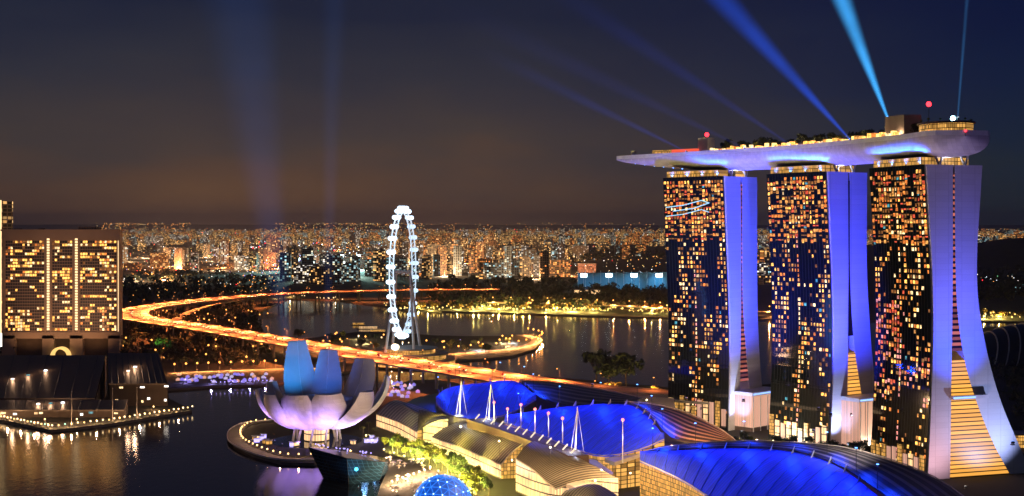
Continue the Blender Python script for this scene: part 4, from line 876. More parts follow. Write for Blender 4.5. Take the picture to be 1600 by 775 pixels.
for k, (x, y, h) in enumerate(((772, 664, 14), (793, 662, 9), (814, 668, 14), (836, 676, 14), (857, 683, 14), (879, 692, 14), (973, 724, 24))):
    p = pts3([(x, y, 25.2 if k < 6 else 20)])[0]; t = thing('mast_light', f'slim roof mast with red lamp on top, {ORD[k]} from the left', 'mast light', p, 0, 'red tipped roof masts')
    MB().tube((0, 0, 0), (0, 0, h), .38, .3, 6).build('mast', STEEL, t, org=(0, 0, 0)); MB().ball((0, 0, h+.7), .95).build('lamp_head', glow('pink red lamp', (1, .22, .22), 2.2), t, org=(0, 0, 0)); lamp_light('lamp_light', 'POINT', (0, -2, h*.6), 700, (.8, .6, 1), t)
for k, (x, y, h, nm) in enumerate(((718, 650, 24, 'beside the farthest blue roof'), (764, 656, 24, 'at the corner of the farthest blue roof'), (899, 706, 26, 'in front of the middle blue roof'))):
    p = pts3([(x, y, 24)])[0]; t = thing('cable_mast', 'white A-frame roof mast with stay cables '+nm, 'mast', p)
    b = MB().tube((0, 0, 0), (1.2, 0, h), .5, .32, 8); b.build('mast', STEEL, t, org=(0, 0, 0)); MB().tube((5, 4, 0), (1.3, 0, h-.3), .15, .15, 5).tube((-2.5, 2, 0), (1.2, 0, h-.6), .15, .15, 5).build('stay_cable', STEEL, t, org=(0, 0, 0)); MB().tube((0, 0, 0), (0, 0, .7), 3.5, 2.6, 12).build('base', STEEL, t, org=(0, 0, 0))
    lamp_light('lamp_light', 'POINT', (-2, -4, 5), 4000, (.75, .8, 1), t)
# pale terraces between the halls
for nm, ol, z in (('pale roof terrace between the middle and nearest blue roofs', [(945, 716), (1000, 705), (1040, 688), (1060, 690), (1090, 694), (1000, 709), (960, 722)], 19.5), ('curved cream canopy below the middle blue roof', [(898, 716), (930, 718), (958, 738), (952, 745), (925, 732)], 18),
                  ('white canopy at the foot of the third front hall', [(885, 756), (930, 744), (965, 748), (940, 756), (905, 764)], 14.5), ('long pinkish roof between the flyover and the farthest tower', [(930, 622), (1000, 619), (1052, 622), (1056, 640), (1010, 634)], 24)):
    slabroof('roof_terrace', nm, ol, z, EDGE)
for (x, y, z, e) in ((1050, 697, 28, 2500), (940, 735, 24, 2500), (930, 752, 20, 3000), (1010, 626, 34, 9000), (985, 740, 24, 2500), (860, 700, 36, 2500), (780, 690, 36, 4000), (720, 668, 34, 3500), (800, 720, 30, 2500)):
    p = pts3([(x, y, z)])[0]; o = thing('roof_lamp', 'warm lamp on a thin post above the mall roofs', 'lamp', p-Vector((0, 0, 8)), 0, 'warm lamps on the mall roofs'); MB().tube((0, 0, 0), (0, 0, 8), .1, .08, 5).build('post', DARK, o, org=(0, 0, 0)); MB().ball((0, 0, 8.2), .4).build('globe', WHT, o, org=(0, 0, 0)); lamp_light('lamp_light', 'POINT', (0, 0, 8.9), e*11, (1, .62, .28), o, size=.5)
p = pts3([(628, 640, 34)])[0]; floodlight(p-Vector((0, 30, 20)), pts3([(632, 645, 17)])[0], 26000, (.5, .48, 1), 'violet floodlight beside the pale violet louvred roof', PURP, 120, 1, 1)
p = pts3([(1330, 650, 62)])[0]; floodlight(p, pts3([(1330, 710, 40)])[0], 60000, (.9, .8, .75), 'added pale floodlight over the dark ribbed shell of the nearest hall', WHT, 120, 1, 1)  # lamp added to bring out the ribs
p = pts3([(1095, 640, 50)])[0]; floodlight(p, pts3([(1080, 665, 35)])[0], 90000, (1, .55, .35), 'added warm floodlight over the brown louvred end of the middle hall', AMB2, 120, 1, 1)  # lamp added to brighten the brown louvres
# glowing blue dome on the promenade edge
dc = Vector(((692-CX)/F*735, 735, .3)); dm = thing('event_dome', 'blue glowing lattice dome covered in white lamps at the bottom edge of the picture', 'dome', dc)
bm = bmesh.new(); bmesh.ops.create_icosphere(bm, subdivisions=3, radius=16.5); es = [(e.verts[0].co.copy(), e.verts[1].co.copy()) for e in bm.edges if e.verts[0].co.z > -.5 and e.verts[1].co.z > -.5]; vsx = [v.co.copy() for v in bm.verts if v.co.z > -.5]; bm.free()
b = MB()
for a, c in es: b.tube(a, c, .17, .17, 4, 0, False)
b.build('lattice', glow('blue lattice', (.03, .25, 1), 1.0), dm, org=(0, 0, 0))
b = MB().ball((0, 0, 0), 15.9, 0, 1, 24, 12); b.v = [(x, y, max(0, z)) for x, y, z in b.v]; b.build('skin', mat('blue lit dome skin', (.05, .12, .4), .5, 0, (.01, .1, .6), .5, var=.2), dm, org=(0, 0, 0))
b = MB(); rr = random.Random(2)
for v in vsx:
    if rr.random() < .6: b.dot(v*1.02, .5)
b.build('lamps', glow('dome lamp', (.55, .85, 1), 2.2), dm, org=(0, 0, 0))
# ------------------------------------------------------------------ hotel on the left shore
HY = 1560.0; hsx = HY/F
def hx(px): return (px-CX)*hsx
def hz(py): return CAMZ-(py-HZ)*hsx
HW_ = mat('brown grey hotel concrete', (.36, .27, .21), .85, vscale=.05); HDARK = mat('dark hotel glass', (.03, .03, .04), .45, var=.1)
ht = thing('hotel_building', 'wide slab hotel with amber lit window grid on the left shore', 'hotel', (hx(96), HY+15, 0))
b = MB()
def wallbox(x0, x1, y0, y1, Y0, Y1, m=0): return b.box(((hx(x0)+hx(x1))/2, (Y0+Y1)/2, (hz(y0)+hz(y1))/2), (hx(x1)-hx(x0), Y1-Y0, hz(y0)-hz(y1)))
wallbox(3, 187, 361, 524, HY+1.2, HY+12)
for x0, x1 in ((3, 23), (66, 84), (109, 129), (169, 187)): wallbox(x0, x1, 524.02, 562, HY, HY+13)
wallbox(3, 187, 519, 529, HY, HY+1.15)
for x0, x1 in ((3, 7), (69.5, 72.5), (77.5, 80.5), (113, 116.5), (121.5, 124.5), (182, 187)): wallbox(x0, x1, 372, 518.9, HY, HY+1.15)
wallbox(3, 187, 360, 371.9, HY-.2, HY+1.1)
b.build('wall', HW_, ht)
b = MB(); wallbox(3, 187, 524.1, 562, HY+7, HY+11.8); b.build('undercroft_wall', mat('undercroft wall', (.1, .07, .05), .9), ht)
b = MB(); wallbox(1, 189, 358.4, 360.9, HY-.8, HY+13)
for k in range(9): b.box((hx(122+k*4), HY+6, hz(356.5)), (.8, 9, 3.5), 0)
wallbox(58, 66, 356.6, 358.3, HY+4, HY+10); wallbox(20, 30, 356.9, 358.3, HY+4, HY+10); b.build('roof', HW_, ht)
rr = random.Random(12); cols = []
for x0, x1, n in ((8, 68.5, 16), (81, 112.5, 8), (125, 181.5, 15)):
    for k in range(n): cols.append((x0+(k+.5)*(x1-x0)/n, (x1-x0)/n))
lit, drk = [], []; run = None
for r in range(30):
    y = 376+r*4.72; run = None
    for i, (x, w) in enumerate(cols):
        dens = .34+(.32 if r < 4 and (i < 16 and i > 1) else 0)+(.3 if i < 6 and r > 22 else 0)+(.12 if i > 30 else 0)-(.1 if 12 < r < 22 and i < 16 else 0)
        run = (rr.random() < dens) if (run is None or rr.random() < .42) else run
        (lit if run else drk).append((x, y, w))
wm = {}
first = set(rr.sample(range(len(lit)), 100)); b = MB(); hm = [AMB, AMB2, ORG, DIM, HDARK]
for i, (x, y, w) in enumerate(lit):
    m = rr.choices(hm[:4], (5, 3, 1.2, 3))[0]; p = Vector((hx(x), HY+1.1, hz(y+1.9))); d = (w*hsx*.78, .24, 2.5)
    if i in first:
        k = (m.name, round(w, 2))
        if k not in wm: wm[k] = MB().box((0, 0, 0), d).mesh('window', m)
        link('window', wm[k], ht, p-ht.location)
    else: b.box(p, d, 0, hm.index(m))
for x, y, w in drk: b.box((hx(x), HY+1.1, hz(y+1.9)), (w*hsx*.78, .24, 2.5), 0, 4)
b.build('window', hm, ht)['kind'] = 'stuff'
for x in (75, 119): 
    for r in range(34): MB().box((hx(x), HY+.7, hz(374+r*4.25)), (2.6, 1.2, 2.0)).build('stair_light', glow('stair light', (1, .7, .35), 1.5), ht)
MB().box((hx(184.8), HY-.3, hz(447)), (.5, .4, (hz(376)-hz(518)))).build('edge_light', glow('stair light', (1, .7, .35), 1.5), ht)
b = MB(); cx, cz = hx(97), hz(556); n = 12
arc = [(cx+11*math.cos(math.pi*k/n), cz+11*math.sin(math.pi*k/n)) for k in range(n+1)]; arc2 = [(cx+8.5*math.cos(math.pi*k/n), cz+8.5*math.sin(math.pi*k/n)) for k in range(n+1)]
for k in range(n): b.faces([(x, y, z) for y in (HY-9, HY-.05) for x, z in (arc[k], arc[k+1], arc2[k+1], arc2[k])], ((3, 2, 1, 0), (4, 5, 6, 7), (0, 1, 5, 4), (1, 2, 6, 5), (2, 3, 7, 6), (3, 0, 4, 7)))
b.build('entrance_arch', glow('golden arch', (1, .6, .18), 1.0), ht)
for x in (-1, 1): MB().box((cx+x*9.8, HY-5, cz/2), (2.6, 7, cz-.1)).build('entrance_pier', HW_, ht)
for k, (x, e) in enumerate(((45, 26000), (97, 20000), (148, 26000))): floodlight((hx(x), HY-26, .1), (hx(x), HY, 45), e*1.3, (1, .5, .22), f'warm uplight in front of the slab hotel, {ORD[k]} from the left', AMB2, 110, 1, 1.2)
floodlight((hx(97), HY-150, 24), (hx(97), HY, 90), 330000, (1, .55, .32), 'big warm floodlight on the theatre roof facing the slab hotel', AMB2, 70, 1, 2)
st = thing('office_tower', 'thin sliver of a tall lit tower cut off by the left picture edge', 'tower', ((-30-CX)*hsx, HY+60, 0))
b = MB().box(((-36-CX)/F*(HY+30), HY+50, 92), (56, 40, 184)); b.build('wall', CITY['amber'], st); MB().box(((1.5-CX)*(HY+30)/F, HY+29.4, 100), (1.2, 1, 170)).build('edge_light', glow('stair light', (1, .7, .35), 1.5), st); MB().box(((-2-CX)*(HY+30)/F, HY+29.4, 18), (9, 1, 16)).build('lobby_window', WHT, st)
# ------------------------------------------------------------------ dark theatre halls at the left
def shed(label, xs, Yf, Yb, ze, zr, Yx=None):
    t = thing('theatre_hall', label, 'theatre', ((xs[0]+xs[1]-2*CX)/2*Yf/F, Yf, 0)); a, b_, c, d = [((xs[0]-CX)/F*Yf, Yf), ((xs[1]-CX)/F*Yf, Yf), ((xs[3]-CX)/F*Yb, Yb), ((xs[2]-CX)/F*Yb, Yb)]
    roof = [Vector((*a, ze)), Vector((*b_, ze)), Vector((*c, zr)), Vector((*d, zr))]; up = Vector((0, 0, 1.2)); ov = Vector((0, -4, -.5)); r2 = [roof[0]+ov, roof[1]+ov, roof[2], roof[3]]
    MB().faces(r2+[p+up for p in r2], ((3, 2, 1, 0), (4, 5, 6, 7), (0, 1, 5, 4), (1, 2, 6, 5), (2, 3, 7, 6), (3, 0, 4, 7))).build('roof', BLACKROOF, t)
    for k in range(9):
        f = (k+.5)/9; MB().tube(r2[0].lerp(r2[1], f)+up*1.05, r2[3].lerp(r2[2], f)+up*1.05, .35, .35, 4).build('roof_rib', DARK, t)
    MB().faces([(*a, 0), (*b_, 0), (*c, 0), (*d, 0)]+[p-Vector((0, 0, .02)) for p in roof], ((0, 1, 5, 4), (1, 2, 6, 5), (2, 3, 7, 6), (3, 0, 4, 7))).build('wall', mat('dark theatre wall', (.06, .045, .035), .8), t)
    return t, roof
rr = random.Random(31)
for lab, xs, Yf, Yb, ze, zr, nw in (('broad dark hall with a long sloping ribbed roof on the left quay', (-80, 150, -70, 166), 1105, 1215, 11, 35, 9), ('dark leaning block with a steep black roof right of the broad hall', (172, 262, 168, 248), 1140, 1205, 19, 38, 7), ('low dark hall along the quay behind the lamp row', (-60, 196, -60, 200), 1072, 1098, 6, 9.5, 10)):
    t, rf_ = shed(lab, xs, Yf, Yb, ze, zr)
    for k in range(nw):
        f = rr.random(); p = rf_[0].lerp(rf_[1], f); z = rr.uniform(2, ze-2); MB().box((p.x, p.y-.1, z), (rr.uniform(1.5, 4), .3, rr.uniform(1, 1.8))).build('window', rr.choice((AMB2, WHT, AMB, CREAM, TEAL)), t)
    for k in range(3): p = rf_[0].lerp(rf_[2], rr.uniform(.1, .9)).lerp(rf_[1].lerp(rf_[3], .5), rr.uniform(0, .5)); MB().box((p.x, p.y, p.z+1.7), (2.4, 1.6, 1.0)).build('roof_light', rr.choice((COOL, TEAL, WHT)), t); lamp_light('lamp_light', 'POINT', p+Vector((0, -1, 4))-t.location, 1800, (1, .55, .3), t)
for k, (x, y, e) in enumerate(((20, 648, 5000), (70, 660, 5000), (120, 660, 4000), (190, 652, 5000), (240, 640, 6000), (232, 615, 5000))):
    put(gA, gd(x, y), f'warm lamp in front of the dark quay halls, {ORD[k]} from the left', 'warm lamps at the dark halls', 'lamp', e, (1, .5, .22))
for k, (x, y, h) in enumerate(((112, 664, 26), (176, 658, 26), (214, 652, 24))):
    t = thing('flag_mast', f'tall thin mast on the quay in front of the dark halls, {ORD[k]} from the left', 'mast', gd(x, y), 0, 'quay masts'); MB().tube((0, 0, 0), (0, 0, h), .3, .14, 6).build('pole', CONC, t, org=(0, 0, 0)); MB().box((0, 0, .15), (1.4, 1.4, .3)).build('base', CONC, t, org=(0, 0, 0)); MB().ball((0, 0, h), .3).build('finial', STEEL, t, org=(0, 0, 0))
qp = resample([gd(x, y) for x, y in ((-30, 650), (0, 655.5), (80, 671), (170, 661), (300, 640.5))], 48)
for k, p in enumerate(qp):
    put((gA, gW, gA, gG)[k % 4 if 14 < k < 24 else k % 2], p+Vector((0, 1.2, 0)), f'quay lamp on the left quay, {ORD[k]} from the left end of its row', 'quay lamps on the left quay', 'quay lamp', 14000 if k % 4 == 0 else 0, (1, .55, .28))
# ------------------------------------------------------------------ great observation wheel
FX, FY = -122.0, 1489.0; wd = Vector((.105, .9945, 0)); wn_ = Vector((.9945, -.105, 0)); C0 = Vector((FX, FY, 102.5)); RR = 68.0
wh = thing('observation_wheel', 'tall white lit observation wheel seen almost edge on', 'observation wheel', (FX, FY, 0))
def wp(a, r, o=0): return C0+wd*(r*math.cos(a))+Vector((0, 0, r*math.sin(a)))+wn_*o
WSTEEL = mat('glowing wheel steel', (.75, .77, .8), .4, 0, (.6, .8, 1), .8, var=0)  # glow put into the rim's steel so it reads as lit
b = MB()
for o in (-2.2, 2.2): b.path([wp(2*math.pi*k/84, RR, o) for k in range(85)], .75, 6)
for k in range(84): b.tube(wp(2*math.pi*k/84, RR, -2.2), wp(2*math.pi*(k+1)/84, RR, 2.2), .22, .22, 4)
b.build('rim', WSTEEL, wh)
for k in range(28): MB().tube(wp(2*math.pi*k/28, 2, -3 if k % 2 else 3), wp(2*math.pi*k/28, RR, 0), .09, .09, 4).build('spoke', DARK, wh)
MB().tube(C0-wn_*9, C0+wn_*9, 2.2, 2.2, 12).build('hub', STEEL, wh)
for s in (-1, 1):
    for q in (-1, 1): MB().tube(C0+wn_*8*s, Vector((FX, FY, 14))+wn_*16*s+wd*20*q, 1.2, 1.6, 8).build('leg', STEEL, wh)
CAPL = glow('capsule light', (.62, .82, 1), 2.6); CAPD = glow('capsule glass', (.5, .7, .95), 1.4); e_ = 0
for k in range(28):
    a = 2*math.pi*(k+.5)/28; c = wp(a, RR+4.2); b = MB(); near = math.cos(a) < .25 or math.sin(a) > .8
    b.tube(c-wn_*2.6, c+wn_*2.6, 2.5, 2.5, 10); b.ball(c-wn_*2.6, 2.5); b.ball(c+wn_*2.6, 2.5); cap = b.build('capsule', CAPL if near else CAPD, wh)
    b = MB(); 
    for o in (-1.8, 0, 1.8): b.tube(c+wn_*(o-.15), c+wn_*(o+.15), 2.7, 2.7, 10)
    b.build('frame', STEEL, cap); MB().tube(c, wp(a, RR), .4, .4, 5).build('bracket', STEEL, cap)
tb = thing('wheel_terminal', 'round three tier terminal building glowing amber under the wheel', 'terminal', (FX, FY, 0))
for k, (r, z0, h) in enumerate(((52, 0, 5), (42, 6.2, 5), (30, 12.4, 4.5))):
    MB().tube((FX+8, FY, z0), (FX+8, FY, z0+h), r-2, r-2, 40).build('glazing', SHOPG, tb); MB().tube((FX+8, FY, z0+h+.01), (FX+8, FY, z0+h+1.2), r+1, r+1, 40).build('roof', CONC, tb)
for dx, dy in ((-8, -62), (-2, -60)): p = Vector((FX+dx, FY+dy, .02)); put(gW, p, 'dazzling white lamp in front of the wheel terminal', 'white lamps at the wheel terminal', 'lamp', 26000, (1, .85, .6)); 
bl = MB().ball((FX-6, FY-33, 21.5), 4.5, 0, .8).build('entrance_light', glow('dazzling entrance light', (1, .85, .55), 5), tb)
# ------------------------------------------------------------------ trees
def leaf_crown(rr, n, rad, hc, r, leaf, lumps=7):
    b = MB(); L = [(Vector((rr.uniform(-.6, .6)*rad, rr.uniform(-.6, .6)*rad, hc+rr.uniform(-.5, .6)*r)), rr.uniform(.35, .6)*rad) for _ in range(lumps)]
    for k in range(n):
        c, q = rr.choice(L); d = Vector((rr.gauss(0, 1), rr.gauss(0, 1), rr.gauss(0, .8))).normalized(); e = c+d*q*rr.uniform(.6, 1.05)
        a = Vector((rr.uniform(-1, 1), rr.uniform(-1, 1), rr.uniform(-1, 1)))*leaf; f = Vector((rr.uniform(-1, 1), rr.uniform(-1, 1), rr.uniform(-1, 1)))*leaf; b.quad(e-a, e+f, e+a, e-f)
    return b
def tree_proto(h, m, n, leaf, seed, spread=.36):
    rr = random.Random(seed); t = thing('tree', 'tree', 'tree'); b = MB().tube((0, 0, 0), (.1, 0, h*.45), h*.028, h*.018, 7)
    for k in range(5): a = k*1.26; b.tube((.1, 0, h*(.34+.02*k)), (math.cos(a)*h*.2, math.sin(a)*h*.2, h*.62), h*.013, h*.006, 5)
    b.build('trunk', TRUNK, t, org=(0, 0, 0)); leaf_crown(rr, n, h*spread, h*.66, h*.28, leaf).build('crown', m, t, org=(0, 0, 0)); return t
def palm_proto(h, seed):
    rr = random.Random(seed); t = thing('palm', 'palm', 'palm tree'); MB().tube((0, 0, 0), (.2, 0, h*.5), h*.026, h*.018, 7).tube((.2, 0, h*.5), (.1, .1, h*.92), h*.018, h*.014, 7).build('trunk', TRUNK, t, org=(0, 0, 0)); b = MB()
    for k in range(16):
        a = k*.3927+rr.uniform(-.1, .1); el = rr.uniform(.1, .9); pr = None
        for j in range(6):
            f = j/5; r = h*.34*f; z = h*.92+h*.2*el*f-h*.3*f*f; c = Vector((.1+r*math.cos(a), .1+r*math.sin(a), z)); w = Vector((-math.sin(a), math.cos(a), -.2))*h*.035*(1-f*.9)
            if pr: b.quad(pr[0]-pr[1], c-w, c+w, pr[0]+pr[1])
            pr = (c, w)
    b.build('crown', LEAFY, t, org=(0, 0, 0)); return t
protos = {}
def plant(kind, p, sc_, label, group, cat='tree'):
    pr = protos[kind]; o = pr.pop() if len(pr) > 0 and not pr[0].get('keep') else None
    src = rt.choice(base[kind]); 
    if not src.get('used'): o = src; o['used'] = 1
    else: o = copy_tree(src)
    o.location = p; o.rotation_euler = (0, 0, rt.uniform(0, 6.28)); o.scale = (sc_, sc_, sc_*rt.uniform(.88, 1.12)); tag(o, label, cat, group); return o
rt = random.Random(77)
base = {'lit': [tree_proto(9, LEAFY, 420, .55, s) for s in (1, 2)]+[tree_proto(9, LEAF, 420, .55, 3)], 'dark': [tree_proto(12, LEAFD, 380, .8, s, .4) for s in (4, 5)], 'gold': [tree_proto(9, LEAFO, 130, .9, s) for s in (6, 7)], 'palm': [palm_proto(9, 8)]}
protos = {k: [] for k in base}
# promenade rows
row = resample([gd(x, y) for x, y in ((600, 702), (650, 718), (690, 734), (722, 752), (745, 778))], 17)
row2 = resample([gd(x, y) for x, y in ((618, 695), (666, 711), (708, 730), (740, 750), (762, 774))], 15)
for r_, nm in ((row, 'front'), (row2, 'back')):
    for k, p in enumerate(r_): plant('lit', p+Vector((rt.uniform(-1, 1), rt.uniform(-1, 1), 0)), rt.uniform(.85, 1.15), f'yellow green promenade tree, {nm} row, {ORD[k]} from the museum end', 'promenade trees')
for k, p in enumerate(resample([gd(x, y) for x, y in ((600, 709), (640, 722), (682, 741), (712, 760), (728, 780))], 12)): o = put(gW, p, f'warm garden lamp in front of the promenade trees, {ORD[k]} from the museum end', 'garden lamps under the promenade trees', 'lamp'); lamp_light('lamp_light', 'SPOT', (0, 0, 3.4), 420000, (1, .86, .16), o, (9, 9, 5.5), 125, .7, .5)
for k, (x, y) in enumerate(((568, 684), (576, 676), (585, 688), (562, 672), (598, 660), (606, 650), (590, 664))): p = gd(x, y); plant('palm', p, rt.uniform(.9, 1.2), f'lamplit palm beside the lotus museum, {ORD[k]} of its cluster', 'palms by the museum', 'palm tree')
for x, y in ((572, 686), (596, 668)): put(gA, gd(x, y), 'warm lamp among the palms by the museum', 'lamps among the palms', 'lamp', 5000, (1, .8, .35))
rr = random.Random(5)
for k in range(26):   # cafe terraces on the promenade
    x, y = rr.uniform(600, 668), rr.uniform(716, 772); 
    if x < 606+(y-716)*-.1: continue
    p = gd(x, y, .02); o = thing('parasol', 'cream cafe parasol over a lit table on the lower promenade', 'parasol', p, 0, 'cafe parasols on the promenade'); MB().tube((0, 0, 0), (0, 0, 2.6), .06, .05, 5).build('pole', STEEL, o, org=(0, 0, 0)); MB().tube((0, 0, 2.3), (0, 0, 3.1), 1.9, .06, 8).build('canopy', EDGE, o, org=(0, 0, 0)); MB().tube((0, 0, .7), (0, 0, .78), .7, .7, 8).build('table', STEEL, o, org=(0, 0, 0)); MB().ball((.3, -.9, 1.5), .34).build('table_lamp', AMB2, o, org=(0, 0, 0))
for k in range(9):
    x, y = (604+k*8.5, 722+(k*37) % 40); put(gA, gd(x, y, .02), 'warm lamp standing between the cafe parasols', 'lamps between the parasols', 'lamp', 30000, (1, .6, .32))
for k in range(40):   # planting between mall and towers
    f = k/39; x = 1120+f*330; y = 676+f*20+rr.uniform(-2, 4); plant('dark' if rr.random() < .75 else 'lit', gd(x, y+18), rr.uniform(.5, .8), f'small dark tree in front of the tower entrances, {ORD[k]} from the left', 'trees at the feet of the towers')
for k in range(12): x = 1130+k*26; put(gW if k % 2 else gA, gd(x, 690+k*1.6), f'warm path lamp in front of the tower entrances, {ORD[k]} from the left', 'path lamps at the towers', 'lamp', 40000, (1, .75, .5))
for k, (x, y, s) in enumerate(((932, 602, 3.0), (951, 604, 2.4), (978, 606, 3.0))): plant('dark', gd(x, y), s, f'big dark tree silhouetted against the reservoir, {("left", "middle", "right")[k]} one of three', 'silhouetted trees by the reservoir')
for k, (x, y, s, e) in enumerate(((958, 609, .9, 9000), (948, 608, .7, 0), (1022, 618, 1.0, 12000), (1036, 619, .8, 0), (1010, 617, .7, 0), (968, 610, .8, 0))):
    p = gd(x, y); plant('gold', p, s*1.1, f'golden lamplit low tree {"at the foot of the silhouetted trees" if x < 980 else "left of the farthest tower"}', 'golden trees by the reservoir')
    if e: put(gO, p+Vector((-4, -9, 0)), f'amber lamp lighting the golden trees {"below the silhouettes" if x < 980 else "left of the farthest tower"}', 'amber park lamps', 'lamp', e*9, (1, .6, .12))
for k in range(34):
    x = rr.uniform(188, 330); y = rr.uniform(545, 578); plant('dark', gd(x, y), rr.uniform(.8, 1.3), 'dark tree in the park between the hotel and the tents', 'dark park trees')
for k in range(16): x = 6+k*12+rr.uniform(-3, 3); plant('dark', gd(x, 574+rr.uniform(0, 8)), rr.uniform(.8, 1.3), f'dark tree in front of the slab hotel, {ORD[k]} from the left', 'trees in front of the hotel')
p = gd(252, 548); plant('lit', p, 1.9, 'bright green floodlit tree below the flyover bend', None); floodlight(p+Vector((-6, -16, .1)), p+Vector((0, 0, 11)), 26000, (.25, 1, .25), 'green uplight at the foot of the bright green tree', GRNL, 90, 1, 1)
o = put(gO, gd(278, 556), 'bright blue white lamp right of the green tree', None, 'lamp', 9000, (.7, .9, 1)); MB().ball((0, 0, 6.2), 1.9).build('glare_ball', COOL, o, org=(0, 0, 0))  # oversized glowing ball stands in for the lamp's glare
# far shore: golden lamplit trees and lamps along the reservoir
for k in range(120):
    x = rr.uniform(604, 1056) if k < 100 else rr.uniform(1526, 1640); y = (484+(x-600)*.011 if x < 1100 else 499)-rr.uniform(0, 7); plant('gold', gd(x, y), rr.uniform(.9, 1.5), f'golden lamplit tree on the far reservoir shore {"right of the wheel" if x < 760 else ("in the middle stretch" if x < 910 else ("near the farthest tower" if x < 1100 else "right of the nearest tower"))}', 'golden trees on the far shore')
gF = globe_proto(4, 1.5, YEL, 'park_lamp'); far_dots = MB(); gF2 = globe_proto(4, 1.2, AMB2, 'park_lamp')
for k in range(230):
    x = rr.uniform(600, 1056) if k < 200 else rr.uniform(1526, 1640); y = (485.5+(x-600)*.0115 if x < 1100 else 500.5)-abs(rr.gauss(0, 4.5))
    if k % 4:
        q = gd(x, y); far_dots.dot(q+Vector((0, 0, rr.uniform(3, 7))), rr.uniform(.9, 1.7)); continue
    put(rr.choice((gF, gF2)), gd(x, y), f'yellow lamp on the far reservoir shore {"right of the wheel" if x < 760 else ("in the middle stretch" if x < 910 else ("near the farthest tower" if x < 1100 else "right of the nearest tower"))}', 'lamps on the far shore', 'lamp', 100000 if k % 8 == 0 else 0, (1, .7, .15))
tag(far_dots.build('shore_lights', [YEL]), 'many yellow lamps glinting among the trees along the far reservoir shore', 'shore lights', kind='stuff')
for k in range(28):
    x = rr.uniform(318, 600); y = 465.5+(x-450 if x > 450 else (450-x)*1.15)*.07-abs(rr.gauss(0, 1.5)); put(gF2, gd(x, y), 'amber lamp on the basin shore under the far arm of the flyover', 'lamps on the basin shore', 'lamp', 20000 if k % 6 == 0 else 0, (1, .55, .15))
gS = globe_proto(9, 1.05, SOD, 'park_lamp')
for k in range(60):
    x, y = rr.choice(((rr.uniform(195, 430), rr.uniform(432, 470)), (rr.uniform(240, 420), rr.uniform(492, 512)), (rr.uniform(400, 600), rr.uniform(530, 552)), (rr.uniform(190, 420), rr.uniform(535, 572))))
    put(gS, gd(x, y), f'orange street lamp {"behind the flyover bend" if y < 471 else ("inside the flyover bend" if y < 514 else ("between the flyover and the hotel" if x < 420 and y > 534 else "along the near arm of the flyover"))}', 'scattered orange street lamps', 'street lamp', 9000 if k % 5 == 0 else 0, (1, .38, .1))
# ------------------------------------------------------------------ shore road on the promontory, parkway bridge
def road(name, pts, z, w, m, kind='structure', n=60):
    f_ = deck_frame(resample(smooth_curve([gd(x, y, z) for x, y in pts], 8), n)); o = ribbon(f_, [(-w/2, 0), (w/2, 0), (w/2, .12), (-w/2, .12)]).build(name, m, None); o['kind'] = kind; return f_
pf = road('shore_road', [(610, 556), (680, 555), (740, 550), (790, 546), (826, 539), (838, 530), (812, 523)], .02, 14, DECK)
for k, i in enumerate(range(3, 60, 3)): p, d, s = pf[i]; o = put(gS, p+s*8*(1 if k % 2 else 1), f'orange street lamp on the promontory road, {ORD[k]} from the wheel', 'street lamps on the promontory', 'street lamp', 34000, (1, .38, .1))
pf = road('park_road', [(262, 583), (330, 580), (420, 577), (520, 574)], .02, 10, DECK)
for k, i in enumerate(range(2, 60, 4)): p, d, s = pf[i]; put(gS, p+s*6, f'orange street lamp on the road behind the tents, {ORD[k]} from the left', 'street lamps behind the tents', 'street lamp', 15000, (1, .36, .1))
pk = thing('parkway_bridge', 'thin orange lit road bridge along the far reservoir shore', 'bridge', gd(930, 478)); f_ = deck_frame(resample(smooth_curve([gd(x, y, 8) for x, y in ((760, 473), (850, 474), (960, 478), (1060, 483), (1200, 488))], 8), 50))
ribbon(f_, [(-9, -1), (9, -1), (9, 0), (-9, 0)]).build('deck', DECK, pk)
for i in range(2, 50, 4): p, d, s = f_[i]; MB().box((p.x, p.y, 3), (2, 6, 8.0)).build('pier', CONC, pk); 
for s_ in (-1, 1): ribbon(f_, [(s_*8.8, .01), (s_*9.1, .01), (s_*9.1, 1.1), (s_*8.8, 1.1)]).build('parapet', CONC, pk)
for k, i in enumerate(range(1, 50, 3)): p, d, s = f_[i]; put(gS, p+s*-7, f'orange street lamp on the parkway bridge, {ORD[k]} from the left', 'street lamps of the parkway bridge', 'street lamp', 120000, (1, .34, .08))
rq = random.Random(55)
for k in range(46):   # strong lamps added among the far blocks to light their fronts
    x, y = rq.uniform(195, 890), rq.uniform(392, 440)
    if 455 < x < 580: y = rq.uniform(380, 405)
    put(gS, gd(x, y), 'added orange lamp among the far apartment blocks ' + ('left of the wheel' if x < 620 else 'right of the wheel'), 'added lamps among the far blocks', 'street lamp', 1.3e6, rq.choice(((1, .42, .14), (1, .3, .08), (1, .6, .3))))
